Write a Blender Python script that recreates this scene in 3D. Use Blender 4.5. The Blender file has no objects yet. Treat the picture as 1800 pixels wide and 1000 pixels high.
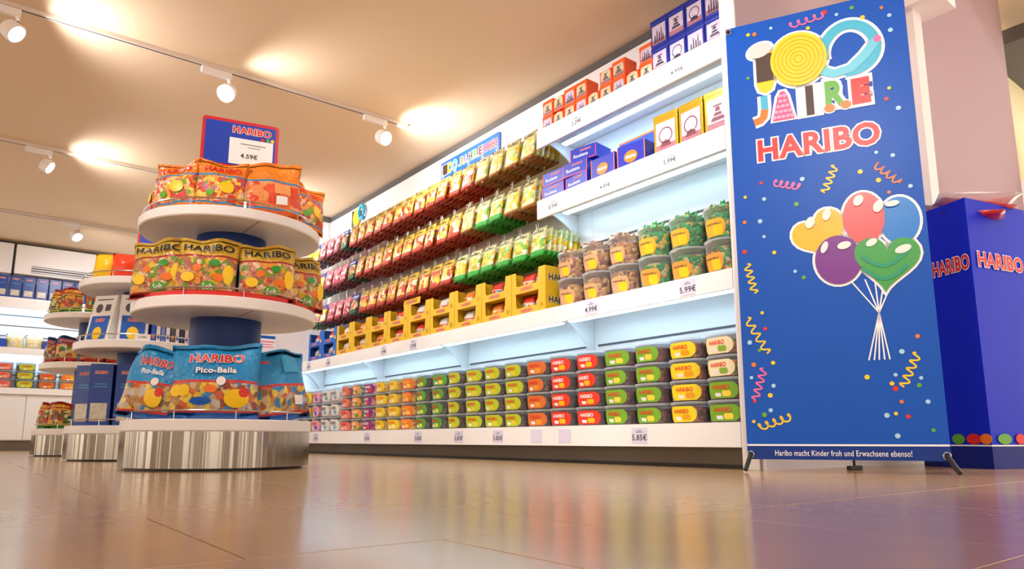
import bpy, bmesh, math, random
from mathutils import Vector, Matrix
random.seed(7)
R = math.radians
scene = bpy.context.scene
COL = scene.collection

# ------------------------------------------------------------------ camera, world, light, exposure
cam_d = bpy.data.cameras.new('camera'); cam = bpy.data.objects.new('camera', cam_d); COL.objects.link(cam)
cam.location = (0, 0, 0.15)
cam.rotation_euler = (R(90 + 9.61), 0, R(-37.79))
cam_d.sensor_width = 36; cam_d.lens = 36 * 1246 / 1800
cam_d.shift_y = 62 / 1800; cam_d.clip_start = 0.02; cam_d.clip_end = 100
scene.camera = cam
vs = scene.view_settings
vs.view_transform = 'Standard'; vs.look = 'None'; vs.gamma = 1.0; vs.use_curve_mapping = False
vs.exposure = 1.0
world = bpy.data.worlds.new('shop_ambient'); scene.world = world; world.use_nodes = True
world.node_tree.nodes['Background'].inputs[0].default_value = (1.0, 0.87, 0.73, 1)
world.node_tree.nodes['Background'].inputs[1].default_value = 1.5
LED_STRENGTH = 6.0
SPOT_W = 32.0

def light(name, kind, loc, aim, energy, color, **k):
    d = bpy.data.lights.new(name, kind); d.energy = energy; d.color = color
    for a, v in k.items(): setattr(d, a, v)
    o = bpy.data.objects.new(name, d); COL.objects.link(o); o.location = loc
    o.rotation_euler = Vector(aim).to_track_quat('-Z', 'Y').to_euler()
    return o

# ------------------------------------------------------------------ helpers
def lin(h):
    if not isinstance(h, str): return tuple(h)
    h = h.lstrip('#'); c = [int(h[i:i+2], 16) / 255 for i in (0, 2, 4)]
    return tuple(v / 12.92 if v <= .04045 else ((v + .055) / 1.055) ** 2.4 for v in c)
MATS = {}
def mat(name, col, rough=.5, metal=0.0, emit=0.0, bump=0.0, bscale=60, var=0.0, coat=0.0, spec=.5):
    if name in MATS: return MATS[name]
    m = bpy.data.materials.new(name); m.use_nodes = True; nt = m.node_tree
    b = nt.nodes['Principled BSDF']; c = lin(col)
    b.inputs['Base Color'].default_value = (*c, 1); b.inputs['Roughness'].default_value = rough
    b.inputs['Metallic'].default_value = metal; b.inputs['Coat Weight'].default_value = coat
    b.inputs['Specular IOR Level'].default_value = spec
    if emit:
        b.inputs['Emission Color'].default_value = (*c, 1); b.inputs['Emission Strength'].default_value = emit
    if bump or var:
        n = nt.nodes.new('ShaderNodeTexNoise'); n.inputs['Scale'].default_value = bscale; n.inputs['Detail'].default_value = 3
        tc = nt.nodes.new('ShaderNodeTexCoord'); nt.links.new(tc.outputs['Object'], n.inputs['Vector'])
        if bump:
            bp = nt.nodes.new('ShaderNodeBump'); bp.inputs['Strength'].default_value = bump; bp.inputs['Distance'].default_value = .01
            nt.links.new(n.outputs['Fac'], bp.inputs['Height']); nt.links.new(bp.outputs[0], b.inputs['Normal'])
        if var:
            mx = nt.nodes.new('ShaderNodeMix'); mx.data_type = 'RGBA'
            mx.inputs[6].default_value = (*[v * (1 - var) for v in c], 1); mx.inputs[7].default_value = (*[min(1, v * (1 + var)) for v in c], 1)
            nt.links.new(n.outputs['Fac'], mx.inputs[0]); nt.links.new(mx.outputs[2], b.inputs['Base Color'])
    MATS[name] = m
    return m

def palette_nodes(nt, vec, palette, scale):
    """random coloured candy cells; returns (colour socket, distance socket)"""
    v = nt.nodes.new('ShaderNodeTexVoronoi'); v.inputs['Scale'].default_value = scale
    nt.links.new(vec, v.inputs['Vector'])
    sp = nt.nodes.new('ShaderNodeSeparateColor'); nt.links.new(v.outputs['Color'], sp.inputs[0])
    r = nt.nodes.new('ShaderNodeValToRGB'); r.color_ramp.interpolation = 'CONSTANT'
    el = r.color_ramp.elements
    while len(el) < len(palette): el.new(.5)
    for i, c in enumerate(palette):
        el[i].position = i / len(palette); el[i].color = (*lin(c), 1)
    nt.links.new(sp.outputs[0], r.inputs[0])
    return r.outputs[0], v.outputs['Distance']

def candy_mat(name, palette, scale=60, rough=.3, bump=.8):
    if name in MATS: return MATS[name]
    m = bpy.data.materials.new(name); m.use_nodes = True; nt = m.node_tree; b = nt.nodes['Principled BSDF']
    tc = nt.nodes.new('ShaderNodeTexCoord'); oi = nt.nodes.new('ShaderNodeObjectInfo')
    ad = nt.nodes.new('ShaderNodeVectorMath'); ad.operation = 'ADD'
    mu = nt.nodes.new('ShaderNodeMath'); mu.operation = 'MULTIPLY'; mu.inputs[1].default_value = 9.0
    nt.links.new(oi.outputs['Random'], mu.inputs[0])
    nt.links.new(tc.outputs['Object'], ad.inputs[0]); nt.links.new(mu.outputs[0], ad.inputs[1])
    c, d = palette_nodes(nt, ad.outputs[0], palette, scale)
    nt.links.new(c, b.inputs['Base Color'])
    bp = nt.nodes.new('ShaderNodeBump'); bp.invert = True; bp.inputs['Strength'].default_value = bump; bp.inputs['Distance'].default_value = .01
    nt.links.new(d, bp.inputs['Height']); nt.links.new(bp.outputs[0], b.inputs['Normal'])
    b.inputs['Roughness'].default_value = rough
    MATS[name] = m
    return m

def bag_mat(name, header, band, base, palette, hv=.66, bv=.13, cells=9.0, w=.2, h=.24, win=None):
    """printed pouch film: header colour, thin band, window showing the candy, base strip (by the pouch's own UV)"""
    if name in MATS: return MATS[name]
    m = bpy.data.materials.new(name); m.use_nodes = True; nt = m.node_tree; b = nt.nodes['Principled BSDF']
    uv = nt.nodes.new('ShaderNodeTexCoord'); oi = nt.nodes.new('ShaderNodeObjectInfo')
    mp = nt.nodes.new('ShaderNodeMapping'); mp.inputs['Scale'].default_value = (1, h / w, 1)
    nt.links.new(uv.outputs['UV'], mp.inputs['Vector'])
    mu = nt.nodes.new('ShaderNodeMath'); mu.operation = 'MULTIPLY'; mu.inputs[1].default_value = 7.3
    nt.links.new(oi.outputs['Random'], mu.inputs[0])
    ad = nt.nodes.new('ShaderNodeVectorMath'); ad.operation = 'ADD'
    nt.links.new(mp.outputs[0], ad.inputs[0]); nt.links.new(mu.outputs[0], ad.inputs[1])
    nz = nt.nodes.new('ShaderNodeTexNoise'); nz.inputs['Scale'].default_value = 6; nt.links.new(ad.outputs[0], nz.inputs['Vector'])
    ms = nt.nodes.new('ShaderNodeVectorMath'); ms.operation = 'SCALE'; ms.inputs['Scale'].default_value = .12
    nt.links.new(nz.outputs['Color'], ms.inputs[0])
    a2 = nt.nodes.new('ShaderNodeVectorMath'); a2.operation = 'ADD'; nt.links.new(ad.outputs[0], a2.inputs[0]); nt.links.new(ms.outputs[0], a2.inputs[1])
    cur, dist = palette_nodes(nt, a2.outputs[0], palette, cells)
    sx = nt.nodes.new('ShaderNodeSeparateXYZ'); nt.links.new(uv.outputs['UV'], sx.inputs[0])
    def over(cur, op, th, colr):
        g = nt.nodes.new('ShaderNodeMath'); g.operation = op; nt.links.new(sx.outputs[1], g.inputs[0]); g.inputs[1].default_value = th
        mx = nt.nodes.new('ShaderNodeMix'); mx.data_type = 'RGBA'; nt.links.new(g.outputs[0], mx.inputs[0])
        nt.links.new(cur, mx.inputs[6]); mx.inputs[7].default_value = (*lin(colr), 1)
        return mx.outputs[2]
    cur = over(cur, 'GREATER_THAN', hv - .035, band)
    cur = over(cur, 'GREATER_THAN', hv, header)
    cur = over(cur, 'LESS_THAN', bv + .03, band)
    cur = over(cur, 'LESS_THAN', bv, base)
    nt.links.new(cur, b.inputs['Base Color'])
    b.inputs['Roughness'].default_value = .33; b.inputs['Coat Weight'].default_value = .08
    w2 = nt.nodes.new('ShaderNodeTexNoise'); w2.inputs['Scale'].default_value = 9; w2.inputs['Distortion'].default_value = 1.2
    nt.links.new(ad.outputs[0], w2.inputs['Vector'])
    bp = nt.nodes.new('ShaderNodeBump'); bp.inputs['Strength'].default_value = .6; bp.inputs['Distance'].default_value = .02
    nt.links.new(w2.outputs['Fac'], bp.inputs['Height']); nt.links.new(bp.outputs[0], b.inputs['Normal'])
    MATS[name] = m
    return m

def clear_mat(name, tint=(1, 1, 1), gloss=.12, rough=.08, milk=.12):
    if name in MATS: return MATS[name]
    m = bpy.data.materials.new(name); m.use_nodes = True; nt = m.node_tree; nt.nodes.clear()
    o = nt.nodes.new('ShaderNodeOutputMaterial'); t = nt.nodes.new('ShaderNodeBsdfTransparent'); t.inputs[0].default_value = (*tint, 1)
    p = nt.nodes.new('ShaderNodeBsdfPrincipled'); p.inputs['Base Color'].default_value = (.95, .98, 1, 1); p.inputs['Roughness'].default_value = rough
    fr = nt.nodes.new('ShaderNodeFresnel'); fr.inputs[0].default_value = 1.45
    ma = nt.nodes.new('ShaderNodeMath'); ma.operation = 'ADD'; ma.inputs[1].default_value = milk; nt.links.new(fr.outputs[0], ma.inputs[0])
    mx = nt.nodes.new('ShaderNodeMixShader'); nt.links.new(ma.outputs[0], mx.inputs[0]); nt.links.new(t.outputs[0], mx.inputs[1]); nt.links.new(p.outputs[0], mx.inputs[2])
    nt.links.new(mx.outputs[0], o.inputs[0])
    MATS[name] = m
    return m

class MB:
    """collects geometry for ONE mesh"""
    def __init__(s): s.v = []; s.f = []; s.m = []; s.uv = []; s.smooth = []
    def add(s, vs, fs, mi=0, sm=False, uvs=None):
        o = len(s.v); s.v += [tuple(p) for p in vs]
        for k, f in enumerate(fs):
            s.f.append([i + o for i in f]); s.m.append(mi); s.smooth.append(sm)
            s.uv.append([uvs[i] for i in f] if uvs else [(0, 0)] * len(f))
        return s
    def box(s, x0, x1, y0, y1, z0, z1, mi=0, bev=0.0):
        if x0 > x1: x0, x1 = x1, x0
        if y0 > y1: y0, y1 = y1, y0
        if z0 > z1: z0, z1 = z1, z0
        if not bev:
            v = [(x0,y0,z0),(x1,y0,z0),(x1,y1,z0),(x0,y1,z0),(x0,y0,z1),(x1,y0,z1),(x1,y1,z1),(x0,y1,z1)]
            return s.add(v, [(0,3,2,1),(4,5,6,7),(0,1,5,4),(1,2,6,5),(2,3,7,6),(3,0,4,7)], mi)
        b = bmesh.new(); bmesh.ops.create_cube(b, size=1)
        for p in b.verts: p.co = Vector(((x0+x1)/2 + p.co.x*(x1-x0), (y0+y1)/2 + p.co.y*(y1-y0), (z0+z1)/2 + p.co.z*(z1-z0)))
        bmesh.ops.bevel(b, geom=list(b.edges), offset=bev, segments=2, affect='EDGES', profile=.6)
        b.verts.index_update(); s.add([p.co[:] for p in b.verts], [[q.index for q in f.verts] for f in b.faces], mi); b.free()
        return s
    def lathe(s, prof, n=32, c=(0,0), mi=0, sm=True, a0=0, a1=2*math.pi, ell=2.0):
        full = abs(a1 - a0 - 2*math.pi) < 1e-6; k = n if full else n + 1
        vs = []
        for r, z in prof:
            for i in range(k):
                a = a0 + (a1 - a0) * i / n; ca, sa = math.cos(a), math.sin(a)
                q = r if ell == 2.0 else r / ((abs(ca)**ell + abs(sa)**ell) ** (1/ell))
                vs.append((c[0] + q*ca, c[1] + q*sa, z))
        fs = []
        for j in range(len(prof) - 1):
            for i in range(n):
                i2 = (i + 1) % k if full else i + 1
                fs.append((j*k+i, j*k+i2, (j+1)*k+i2, (j+1)*k+i))
        s.add(vs, fs, mi, sm)
        if full:
            if prof[0][0] > 1e-5: s.f.append([len(s.v)-len(vs)+i for i in reversed(range(k))]); s.m.append(mi); s.uv.append([(0,0)]*k); s.smooth.append(False)
            if prof[-1][0] > 1e-5: s.f.append([len(s.v)-k+i for i in range(k)]); s.m.append(mi); s.uv.append([(0,0)]*k); s.smooth.append(False)
        return s
    def tube(s, pts, r, n=8, closed=False, mi=0):
        pts = [Vector(p) for p in pts]; vs = []; N = len(pts)
        for i, p in enumerate(pts):
            t = (pts[(i+1) % N] - pts[i-1]) if closed else (pts[min(i+1, N-1)] - pts[max(i-1, 0)])
            t.normalize(); ref = Vector((0,0,1)) if abs(t.z) < .9 else Vector((1,0,0))
            a = t.cross(ref).normalized(); b = t.cross(a)
            for k in range(n):
                an = 2*math.pi*k/n; vs.append(p + a*math.cos(an)*r + b*math.sin(an)*r)
        fs = []
        for i in range(N if closed else N-1):
            j = (i+1) % N
            for k in range(n): fs.append((i*n+k, i*n+(k+1)%n, j*n+(k+1)%n, j*n+k))
        if not closed: fs += [tuple(range(n))[::-1], tuple((N-1)*n+k for k in range(n))]
        return s.add(vs, fs, mi, True)
    def prism(s, poly, lo, hi, axis='z', mi=0):
        n = len(poly)
        def P(a, b, h): return {'z': (a, b, h), 'y': (a, h, b), 'x': (h, a, b)}[axis]
        vs = [P(a, b, lo) for a, b in poly] + [P(a, b, hi) for a, b in poly]
        return s.add(vs, [tuple(reversed(range(n))), tuple(range(n, 2*n))] + [(i, (i+1)%n, n+(i+1)%n, n+i) for i in range(n)], mi)
    def mesh(s, name, mats):
        me = bpy.data.meshes.new(name); me.from_pydata(s.v, [], s.f)
        for m in (mats if isinstance(mats, (list, tuple)) else [mats]): me.materials.append(m)
        me.polygons.foreach_set('material_index', s.m); me.polygons.foreach_set('use_smooth', s.smooth)
        if any(u != (0, 0) for f in s.uv for u in f):
            l = me.uv_layers.new(name='UVMap'); k = 0
            flat = [c for f in s.uv for u in f for c in u]
            l.data.foreach_set('uv', flat)
        b = bmesh.new(); b.from_mesh(me); bmesh.ops.recalc_face_normals(b, faces=b.faces); b.to_mesh(b and me); b.free()
        if any(s.smooth): me.set_sharp_from_angle(angle=R(38))
        me.update(); return me

def tag(o, label=None, cat=None, group=None, kind=None):
    if label: o['label'] = label
    if cat: o['category'] = cat
    if group: o['group'] = group
    if kind: o['kind'] = kind
    return o
def link(name, me, parent=None, loc=(0,0,0), rot=(0,0,0)):
    o = bpy.data.objects.new(name, me); COL.objects.link(o); o.location = loc; o.rotation_euler = rot
    if parent: o.parent = parent
    return o
def empty(name, loc=(0,0,0), rot=(0,0,0)): return link(name, None, None, loc, rot)
def struct(name, mb, m, parent=None):
    o = link(name, mb.mesh(name, m), parent)
    if not parent: o['kind'] = 'structure'
    return o
def place(proto, name, loc, rz, label, cat, group=None, rx=0.0, ry=0.0):
    """proto = (mesh or None, [(part name, mesh, [(sub-part name, mesh)])]); every placed copy is its own object, meshes are shared"""
    rot = Matrix.Rotation(rz, 3, 'Z') @ Matrix.Rotation(rx, 3, 'X') @ Matrix.Rotation(ry, 3, 'Y')
    o = link(name, proto[0], None, loc, rot.to_euler())
    for pn, pm, subs in proto[1]:
        p = link(pn, pm, o)
        for sn, sm in subs: link(sn, sm, p)
    return tag(o, label, cat, group)

ORD = ('first second third fourth fifth sixth seventh eighth ninth tenth eleventh twelfth thirteenth fourteenth fifteenth sixteenth '
       'seventeenth eighteenth nineteenth twentieth twenty-first twenty-second twenty-third twenty-fourth twenty-fifth twenty-sixth').split()

# lettering: flat print standing in the local XZ plane, facing -Y
TEXT_CACHE = {}
def text_mesh(s, height, m, bold=0.0, width=None, outline=None, om=None, key=None):
    k = (s, height, m.name, bold, width, outline)
    if k in TEXT_CACHE: return TEXT_CACHE[k]
    out = MB(); mats = [m]
    def build(off):
        cu = bpy.data.curves.new('t', 'FONT'); cu.body = s; cu.offset = off; cu.size = 1; cu.resolution_u = 3; cu.space_character = 1.06
        ob = bpy.data.objects.new('t', cu); COL.objects.link(ob)
        me = bpy.data.meshes.new_from_object(ob.evaluated_get(bpy.context.evaluated_depsgraph_get()))
        vs = [tuple(v.co) for v in me.vertices]; fs = [tuple(p.vertices) for p in me.polygons]
        bpy.data.objects.remove(ob); bpy.data.curves.remove(cu); bpy.data.meshes.remove(me)
        return vs, fs
    vs, fs = build(bold)
    x0, x1 = min(v[0] for v in vs), max(v[0] for v in vs); y0, y1 = min(v[1] for v in vs), max(v[1] for v in vs)
    sz = height / (y1 - y0); sx = width / (x1 - x0) if width else sz
    f = lambda v, d: ((v[0]-(x0+x1)/2)*sx, d, (v[1]-(y0+y1)/2)*sz)
    if outline:
        ov, of = build(bold + outline); out.add([f(v, .0012) for v in ov], of, 1); mats = [m, om]
    out.add([f(v, 0) for v in vs], fs, 0)
    me = out.mesh('lettering', mats); TEXT_CACHE[k] = me
    return me
def moved(me, fn, name):
    c = me.copy(); c.name = name
    for v in c.vertices: v.co = fn(v.co)
    return c

# ------------------------------------------------------------------ base materials
WHITE = mat('white_laminate', '#f4f2f2', .35)
WHITE2 = mat('white_enamel', '#efeff2', .3)
PAINT = mat('wall_paint', '#f3eef0', .7)
PINK = mat('pale_mauve_paint', '#ad979f', .8)
CEIL = mat('ceiling_warm_bounce', '#ecd5b6', .85)  # white ceiling; warm bounce off the floor is put into this colour
COVE = mat('dark_shadow_gap', '#5b5856', .8)
KICK = mat('bronze_kick_plate', '#6d6256', .45, metal=.25)
STEEL = mat('chrome_wire', '#d9d9dc', .2, metal=1.0)
BLACK = mat('black_plastic', '#141414', .45)
NAVY = mat('navy_gloss', '#073070', .4, spec=.3)
RED = mat('print_red', '#e02418', .4); PWHITE = mat('print_white', '#fbfbfb', .45); PBLACK = mat('print_black', '#17120d', .4)
PYEL = mat('print_yellow', '#ffd21c', .4); PGREEN = mat('print_green', '#5fae34', .4); PBLUE = mat('print_blue', '#1160c8', .4)
PORANGE = mat('print_orange', '#f47a16', .4); PPINK = mat('print_pink', '#ef6fa8', .4); PTEAL = mat('print_teal', '#43b7d6', .4); PBROWN = mat('print_brown', '#4a352c', .5)
GREYINK = mat('print_grey', '#55535e', .5)
LED = mat('led_strip', (0.50, 0.82, 1.0), .4, emit=LED_STRENGTH)
GOLD = mat('gold_metal', '#d9b22a', .3, metal=.55)
# brushed steel with vertical streak variation
def brushed():
    m = mat('brushed_steel', '#a29b90', .18, metal=1.0); nt = m.node_tree; b = nt.nodes['Principled BSDF']
    tc = nt.nodes.new('ShaderNodeTexCoord'); mp = nt.nodes.new('ShaderNodeMapping'); mp.inputs['Scale'].default_value = (8, 8, .15)
    n = nt.nodes.new('ShaderNodeTexNoise'); n.inputs['Scale'].default_value = 1.2; n.inputs['Detail'].default_value = 2.2
    nt.links.new(tc.outputs['Object'], mp.inputs[0]); nt.links.new(mp.outputs[0], n.inputs['Vector'])
    bp = nt.nodes.new('ShaderNodeBump'); bp.inputs['Strength'].default_value = .5; bp.inputs['Distance'].default_value = .03
    nt.links.new(n.outputs['Fac'], bp.inputs['Height']); nt.links.new(bp.outputs[0], b.inputs['Normal'])
    return m
BRUSHED = brushed()
def floor_material():
    m = mat('glazed_floor_tile', '#c2a073', .2, var=.10, bscale=5); nt = m.node_tree; b = nt.nodes['Principled BSDF']
    n = nt.nodes.new('ShaderNodeTexNoise'); n.inputs['Scale'].default_value = 30; n.inputs['Detail'].default_value = 6
    tc = nt.nodes.new('ShaderNodeTexCoord'); nt.links.new(tc.outputs['Object'], n.inputs['Vector'])
    r = nt.nodes.new('ShaderNodeMapRange'); r.inputs[3].default_value = .15; r.inputs[4].default_value = .2
    nt.links.new(n.outputs['Fac'], r.inputs[0]); nt.links.new(r.outputs[0], b.inputs['Roughness'])
    return m
TILE = floor_material()
GROUT = mat('dark_grout', '#5b4633', .6)

# ------------------------------------------------------------------ room shell
CZ = 2.96; XB = 3.55; XF = 3.15
floor = struct('floor', MB().box(-5, 10, -3, 13, -.10, -.0025), GROUT)
tile_me = MB().box(-.2983, .2983, -.2983, .2983, -.0025, 0, bev=.0008).mesh('floor_tile', TILE)
rest = MB()
for k in range(-5, 20):
    y0 = .954 + .6 * k; off = .31 if k % 2 == 0 else .605
    for i in range(-8, 16):
        x0 = off + .6 * i
        if x0 + .6 > 9.9 or x0 < -4.9 or y0 + .6 > 12.95: continue
        if -.9 < x0 < 3.9 and 0 < y0 < 11.6: link('floor_tile', tile_me, floor, (x0+.3, y0+.3, 0))
        else: rest.box(x0+.0017, x0+.5983, y0+.0017, y0+.5983, -.0025, 0)
tag(link('floor_tiles', rest.mesh('floor_tiles', TILE), floor), kind='stuff')

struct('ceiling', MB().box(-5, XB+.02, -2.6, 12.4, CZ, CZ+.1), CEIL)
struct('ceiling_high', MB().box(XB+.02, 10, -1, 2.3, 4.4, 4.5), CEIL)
struct('wall_right', MB().box(XB+.02, XB+.16, 2.18, 8.6, 0, CZ), PAINT)
struct('trim_1', MB().box(XB-.02, XB+.03, 2.17, 8.34, 2.90, CZ-.001), COVE)
struct('wall_end', MB().box(2.35, XB+.02, 8.38, 8.5, 0, CZ), PAINT)
struct('trim_2', MB().box(2.35, XB-.03, 8.33, 8.38, 2.90, CZ-.001), COVE)
struct('wall_alcove', MB().box(2.35, 2.47, 8.5, 12.3, 0, CZ), PAINT)
struct('wall_back', MB().box(-5, 2.35, 12.3, 12.4, 0, CZ), PAINT)
struct('trim_3', MB().box(-5, 2.35, 12.22, 12.3, 2.91, CZ-.001), COVE)
struct('wall_column', MB().box(XF+.012, 7.6, 2.07, 2.165, 0, 4.4), PINK)
struct('trim_4', MB().box(5.36, 5.5, 2.0, 2.07, 0, 4.4), PAINT)
struct('trim_5', MB().box(5.3, 5.62, 1.8, 2.07, 3.35, 4.4), PAINT)
for n_, x_ in enumerate((-4.4, -2.2, 0.0, 2.2, 4.4, 6.6, 8.8)): struct('wall_front_%d' % (n_+1), MB().box(x_-.55, x_+.55, -2.9, -2.7, 0, 4.4), PINK)  # unseen piers added so light through their gaps gives the steel contrast
struct('wall_front_top', MB().box(-5, 10, -2.69, -2.6, 2.5, 4.4), PINK)
for n_, y_ in enumerate((-1.6, .8, 3.2, 5.6, 8.0, 10.4)): struct('wall_added_left_%d' % (n_+1), MB().box(-4.9, -4.7, y_-.6, y_+.6, 0, CZ), PAINT)  # more piers added out of view, spaced to let bands of light in
struct('baseboard_column', MB().box(XF+.02, 5.36, 2.045, 2.07, 0, .1), WHITE)

# ------------------------------------------------------------------ shelving along the right wall
def fixture(name, loc, label, cat):
    e = empty(name, loc); tag(e, label, cat); return e
def part(name, mb, m, root):
    o = link(name, mb.mesh(name, m), root); p = root
    off = Vector(root.location)
    if root.parent is None: o.location = -off
    return o
Y0, Y1 = 2.168, 8.36
unit = fixture('wall_shelving', (XF, Y0, 0), 'long white wall shelving with cool light strips along the right wall', 'shelving')
part('end_panel', MB().box(XF-.0, XF+.012, 2.07, 2.165, 0, 4.38, bev=.003), WHITE, unit)
part('kick_plate', MB().box(3.25, 3.27, Y0, Y1, 0.001, .115), KICK, unit)
part('kick_rail', MB().box(3.235, 3.25, Y0, Y1, 0.001, .02), BLACK, unit)
ys = [Y0, 3.60, 5.2, 6.79, Y1]
for a, b in zip(ys, ys[1:]):
    p = part('base_deck', MB().box(XF, 3.53, a+.001, b-.001, .215, .24).box(XF, XF+.02, a+.001, b-.001, .112, .215), WHITE, unit)
    p = part('back_panel', MB().box(3.535, XB, a+.001, b-.001, .24, 2.898), WHITE2, unit)
    for z in (.80, 1.55): link('panel_slot', MB().box(3.531, 3.535, a+.06, b-.04, z, z+.014).mesh('panel_slot', GREYINK), p)
    p = part('shelf_board', MB().box(XF+.02, 3.53, a+.001, b-.001, 1.013, 1.043), WHITE, unit)
    link('front_board', MB().box(XF, XF+.02, a+.0015, b-.0015, .935, 1.047, bev=.002).mesh('front_board', WHITE), p)
    link('light_housing', MB().box(3.235, 3.30, a+.04, b-.04, .958, 1.0125).mesh('light_housing', WHITE2), p)
    link('light_strip', MB().box(3.24, 3.295, a+.05, b-.05, .948, .9575).mesh('light_strip', LED), p)
for top in (1.845, 2.38):
    p = part('shelf_board', MB().box(XF+.02, 3.53, Y0+.001, 3.765, top-.03, top), WHITE, unit)
    link('front_board', MB().box(XF, XF+.02, Y0+.001, 3.768, top-.135, top+.003, bev=.002).mesh('front_board', WHITE), p)
    link('light_housing', MB().box(3.335, 3.385, Y0+.03, 3.71, top-.06, top-.0305).mesh('light_housing', WHITE2), p)
    link('light_strip', MB().box(3.34, 3.38, Y0+.04, 3.70, top-.07, top-.0605).mesh('light_strip', LED), p)
def bracket(y, z, drop=.2, depth=.36):
    pts = [(3.53, z), (3.53-depth, z), (3.53-depth, z-.03)]
    for i in range(1, 7):
        t = i / 6; pts.append((3.53-depth + depth*.92*t, z-.03 - (drop-.03) * t**2.2))
    pts.append((3.53, z-drop))
    part('bracket', MB().prism(pts, y-.006, y+.006, 'y'), WHITE2, unit)
for y in (3.60, 5.2, 6.79, 8.34): bracket(y, 1.012, .28)
for z in (1.812, 2.348):
    bracket(3.758, z, .16); bracket(Y0+.012, z, .16)

# price tickets on the shelf fronts
TAGM = mat('ticket_paper', '#dcd8ee', .5); TAGW = mat('ticket_white', '#f1eff2', .45)
def ticket(y, z, w, h, txt, label, x=XF):
    me = MB().box(-w/2, w/2, -.002, 0, -h/2, h/2).mesh('price_ticket', TAGW if z > 1.5 else TAGM)
    parts = []
    if txt:
        parts.append(('lettering', moved(text_mesh(txt, h*.4, mat('print_ink', '#3a3844', .5), .015), lambda c: Vector((c.x, -.0028, c.z - h*.12)), 'lettering'), []))
        parts.append(('small_print', MB().box(-w*.22, w*.22, -.0026, -.002, h*.2, h*.24).box(-w*.14, w*.14, -.0026, -.002, h*.3, h*.33).mesh('small_print', GREYINK), []))
    place((me, parts), 'price_ticket', (x-.0005, y, z), R(-90), label, 'price ticket', 'price tickets on the shelf fronts')
for y, z, t, l in ((3.34, 2.31, '2.29€', 'price ticket under the orange tins on the top shelf'), (2.47, 2.31, '4.99€', 'price ticket under the blue tins on the top shelf'),
                   (3.59, 1.775, '8.99€', 'price ticket under the stacked blue cartons'), (3.08, 1.775, '4.89€', 'price ticket under the orange-edged blue cartons'), (2.55, 1.775, '5.99€', 'price ticket under the gold tins')):
    ticket(y, z, .13, .075, t, l)
for y, t, l in ((3.23, '4.99€', 'price ticket below the pails of gold-wrapped sweets'), (2.46, '5.99€', 'price ticket below the green-topped pails'), (5.5, '1.99€', 'price ticket below the fifth yellow tray stack'),
                (6.06, '1.99€', 'price ticket below the sixth yellow tray stack'), (7.35, '1.49€', 'price ticket below the nearer blue trays'), (7.9, '1.49€', 'price ticket below the furthest blue tray')):
    ticket(y, .99, .1, .09, t, l)
for y, t, l in ((2.85, '5.85€', 'price ticket with bold price below green-labelled tubs'), (3.5, '', 'blank lilac ticket nearer the banner on the bottom shelf edge'), (3.79, '', 'blank lilac ticket below the orange-labelled tubs'), (4.23, '5.85€', 'wide price ticket below the lime-labelled tubs'),
                (4.75, '5.85€', 'price ticket below the lime tubs further along'), (5.38, '5.85€', 'price ticket below the green tubs with dark sweets'), (6.35, '5.85€', 'price ticket below the purple-labelled tubs'), (7.6, '3.99€', 'furthest price ticket on the bottom shelf edge')):
    ticket(y, .175, .12, .09, t, l)

# ------------------------------------------------------------------ round tubs on the bottom deck
CLEAR = clear_mat('clear_plastic', (.98, .99, 1), milk=.05)
LIDM = clear_mat('frosted_lid', (.95, .98, 1), milk=.28, rough=.2)
def label_patch(rb, rt, z0, z1, a_c, half, m, ell=2.0, grow=.0015, n=10, rows=5, round_=True):
    mb = MB(); vs = []
    for j in range(rows+1):
        v = j / rows; z = z0 + (z1-z0)*v; r = rb + (rt-rb)*v + grow
        k = half * (1 - .28*abs(2*v-1)**3) if round_ else half
        for i in range(n+1):
            a = a_c - k + 2*k*i/n; ca, sa = math.cos(a), math.sin(a)
            q = r if ell == 2.0 else r / ((abs(ca)**ell + abs(sa)**ell) ** (1/ell))
            vs.append((q*ca, q*sa, z))
    mb.add(vs, [(j*(n+1)+i, j*(n+1)+i+1, (j+1)*(n+1)+i+1, (j+1)*(n+1)+i) for j in range(rows) for i in range(n)], 0, True)
    return mb.mesh('label', m)
def wrap(me, r, zc, grow, name='lettering', ell=2.0):
    """bend flat lettering round a tub (local front = -Y)"""
    def fn(c):
        a = -math.pi/2 + c.x / r; ca, sa = math.cos(a), math.sin(a)
        q = (r + grow - c.y*.5)
        if ell != 2.0: q /= ((abs(ca)**ell + abs(sa)**ell) ** (1/ell))
        return Vector((q*ca, q*sa, zc + c.z))
    return moved(me, fn, name)
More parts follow.
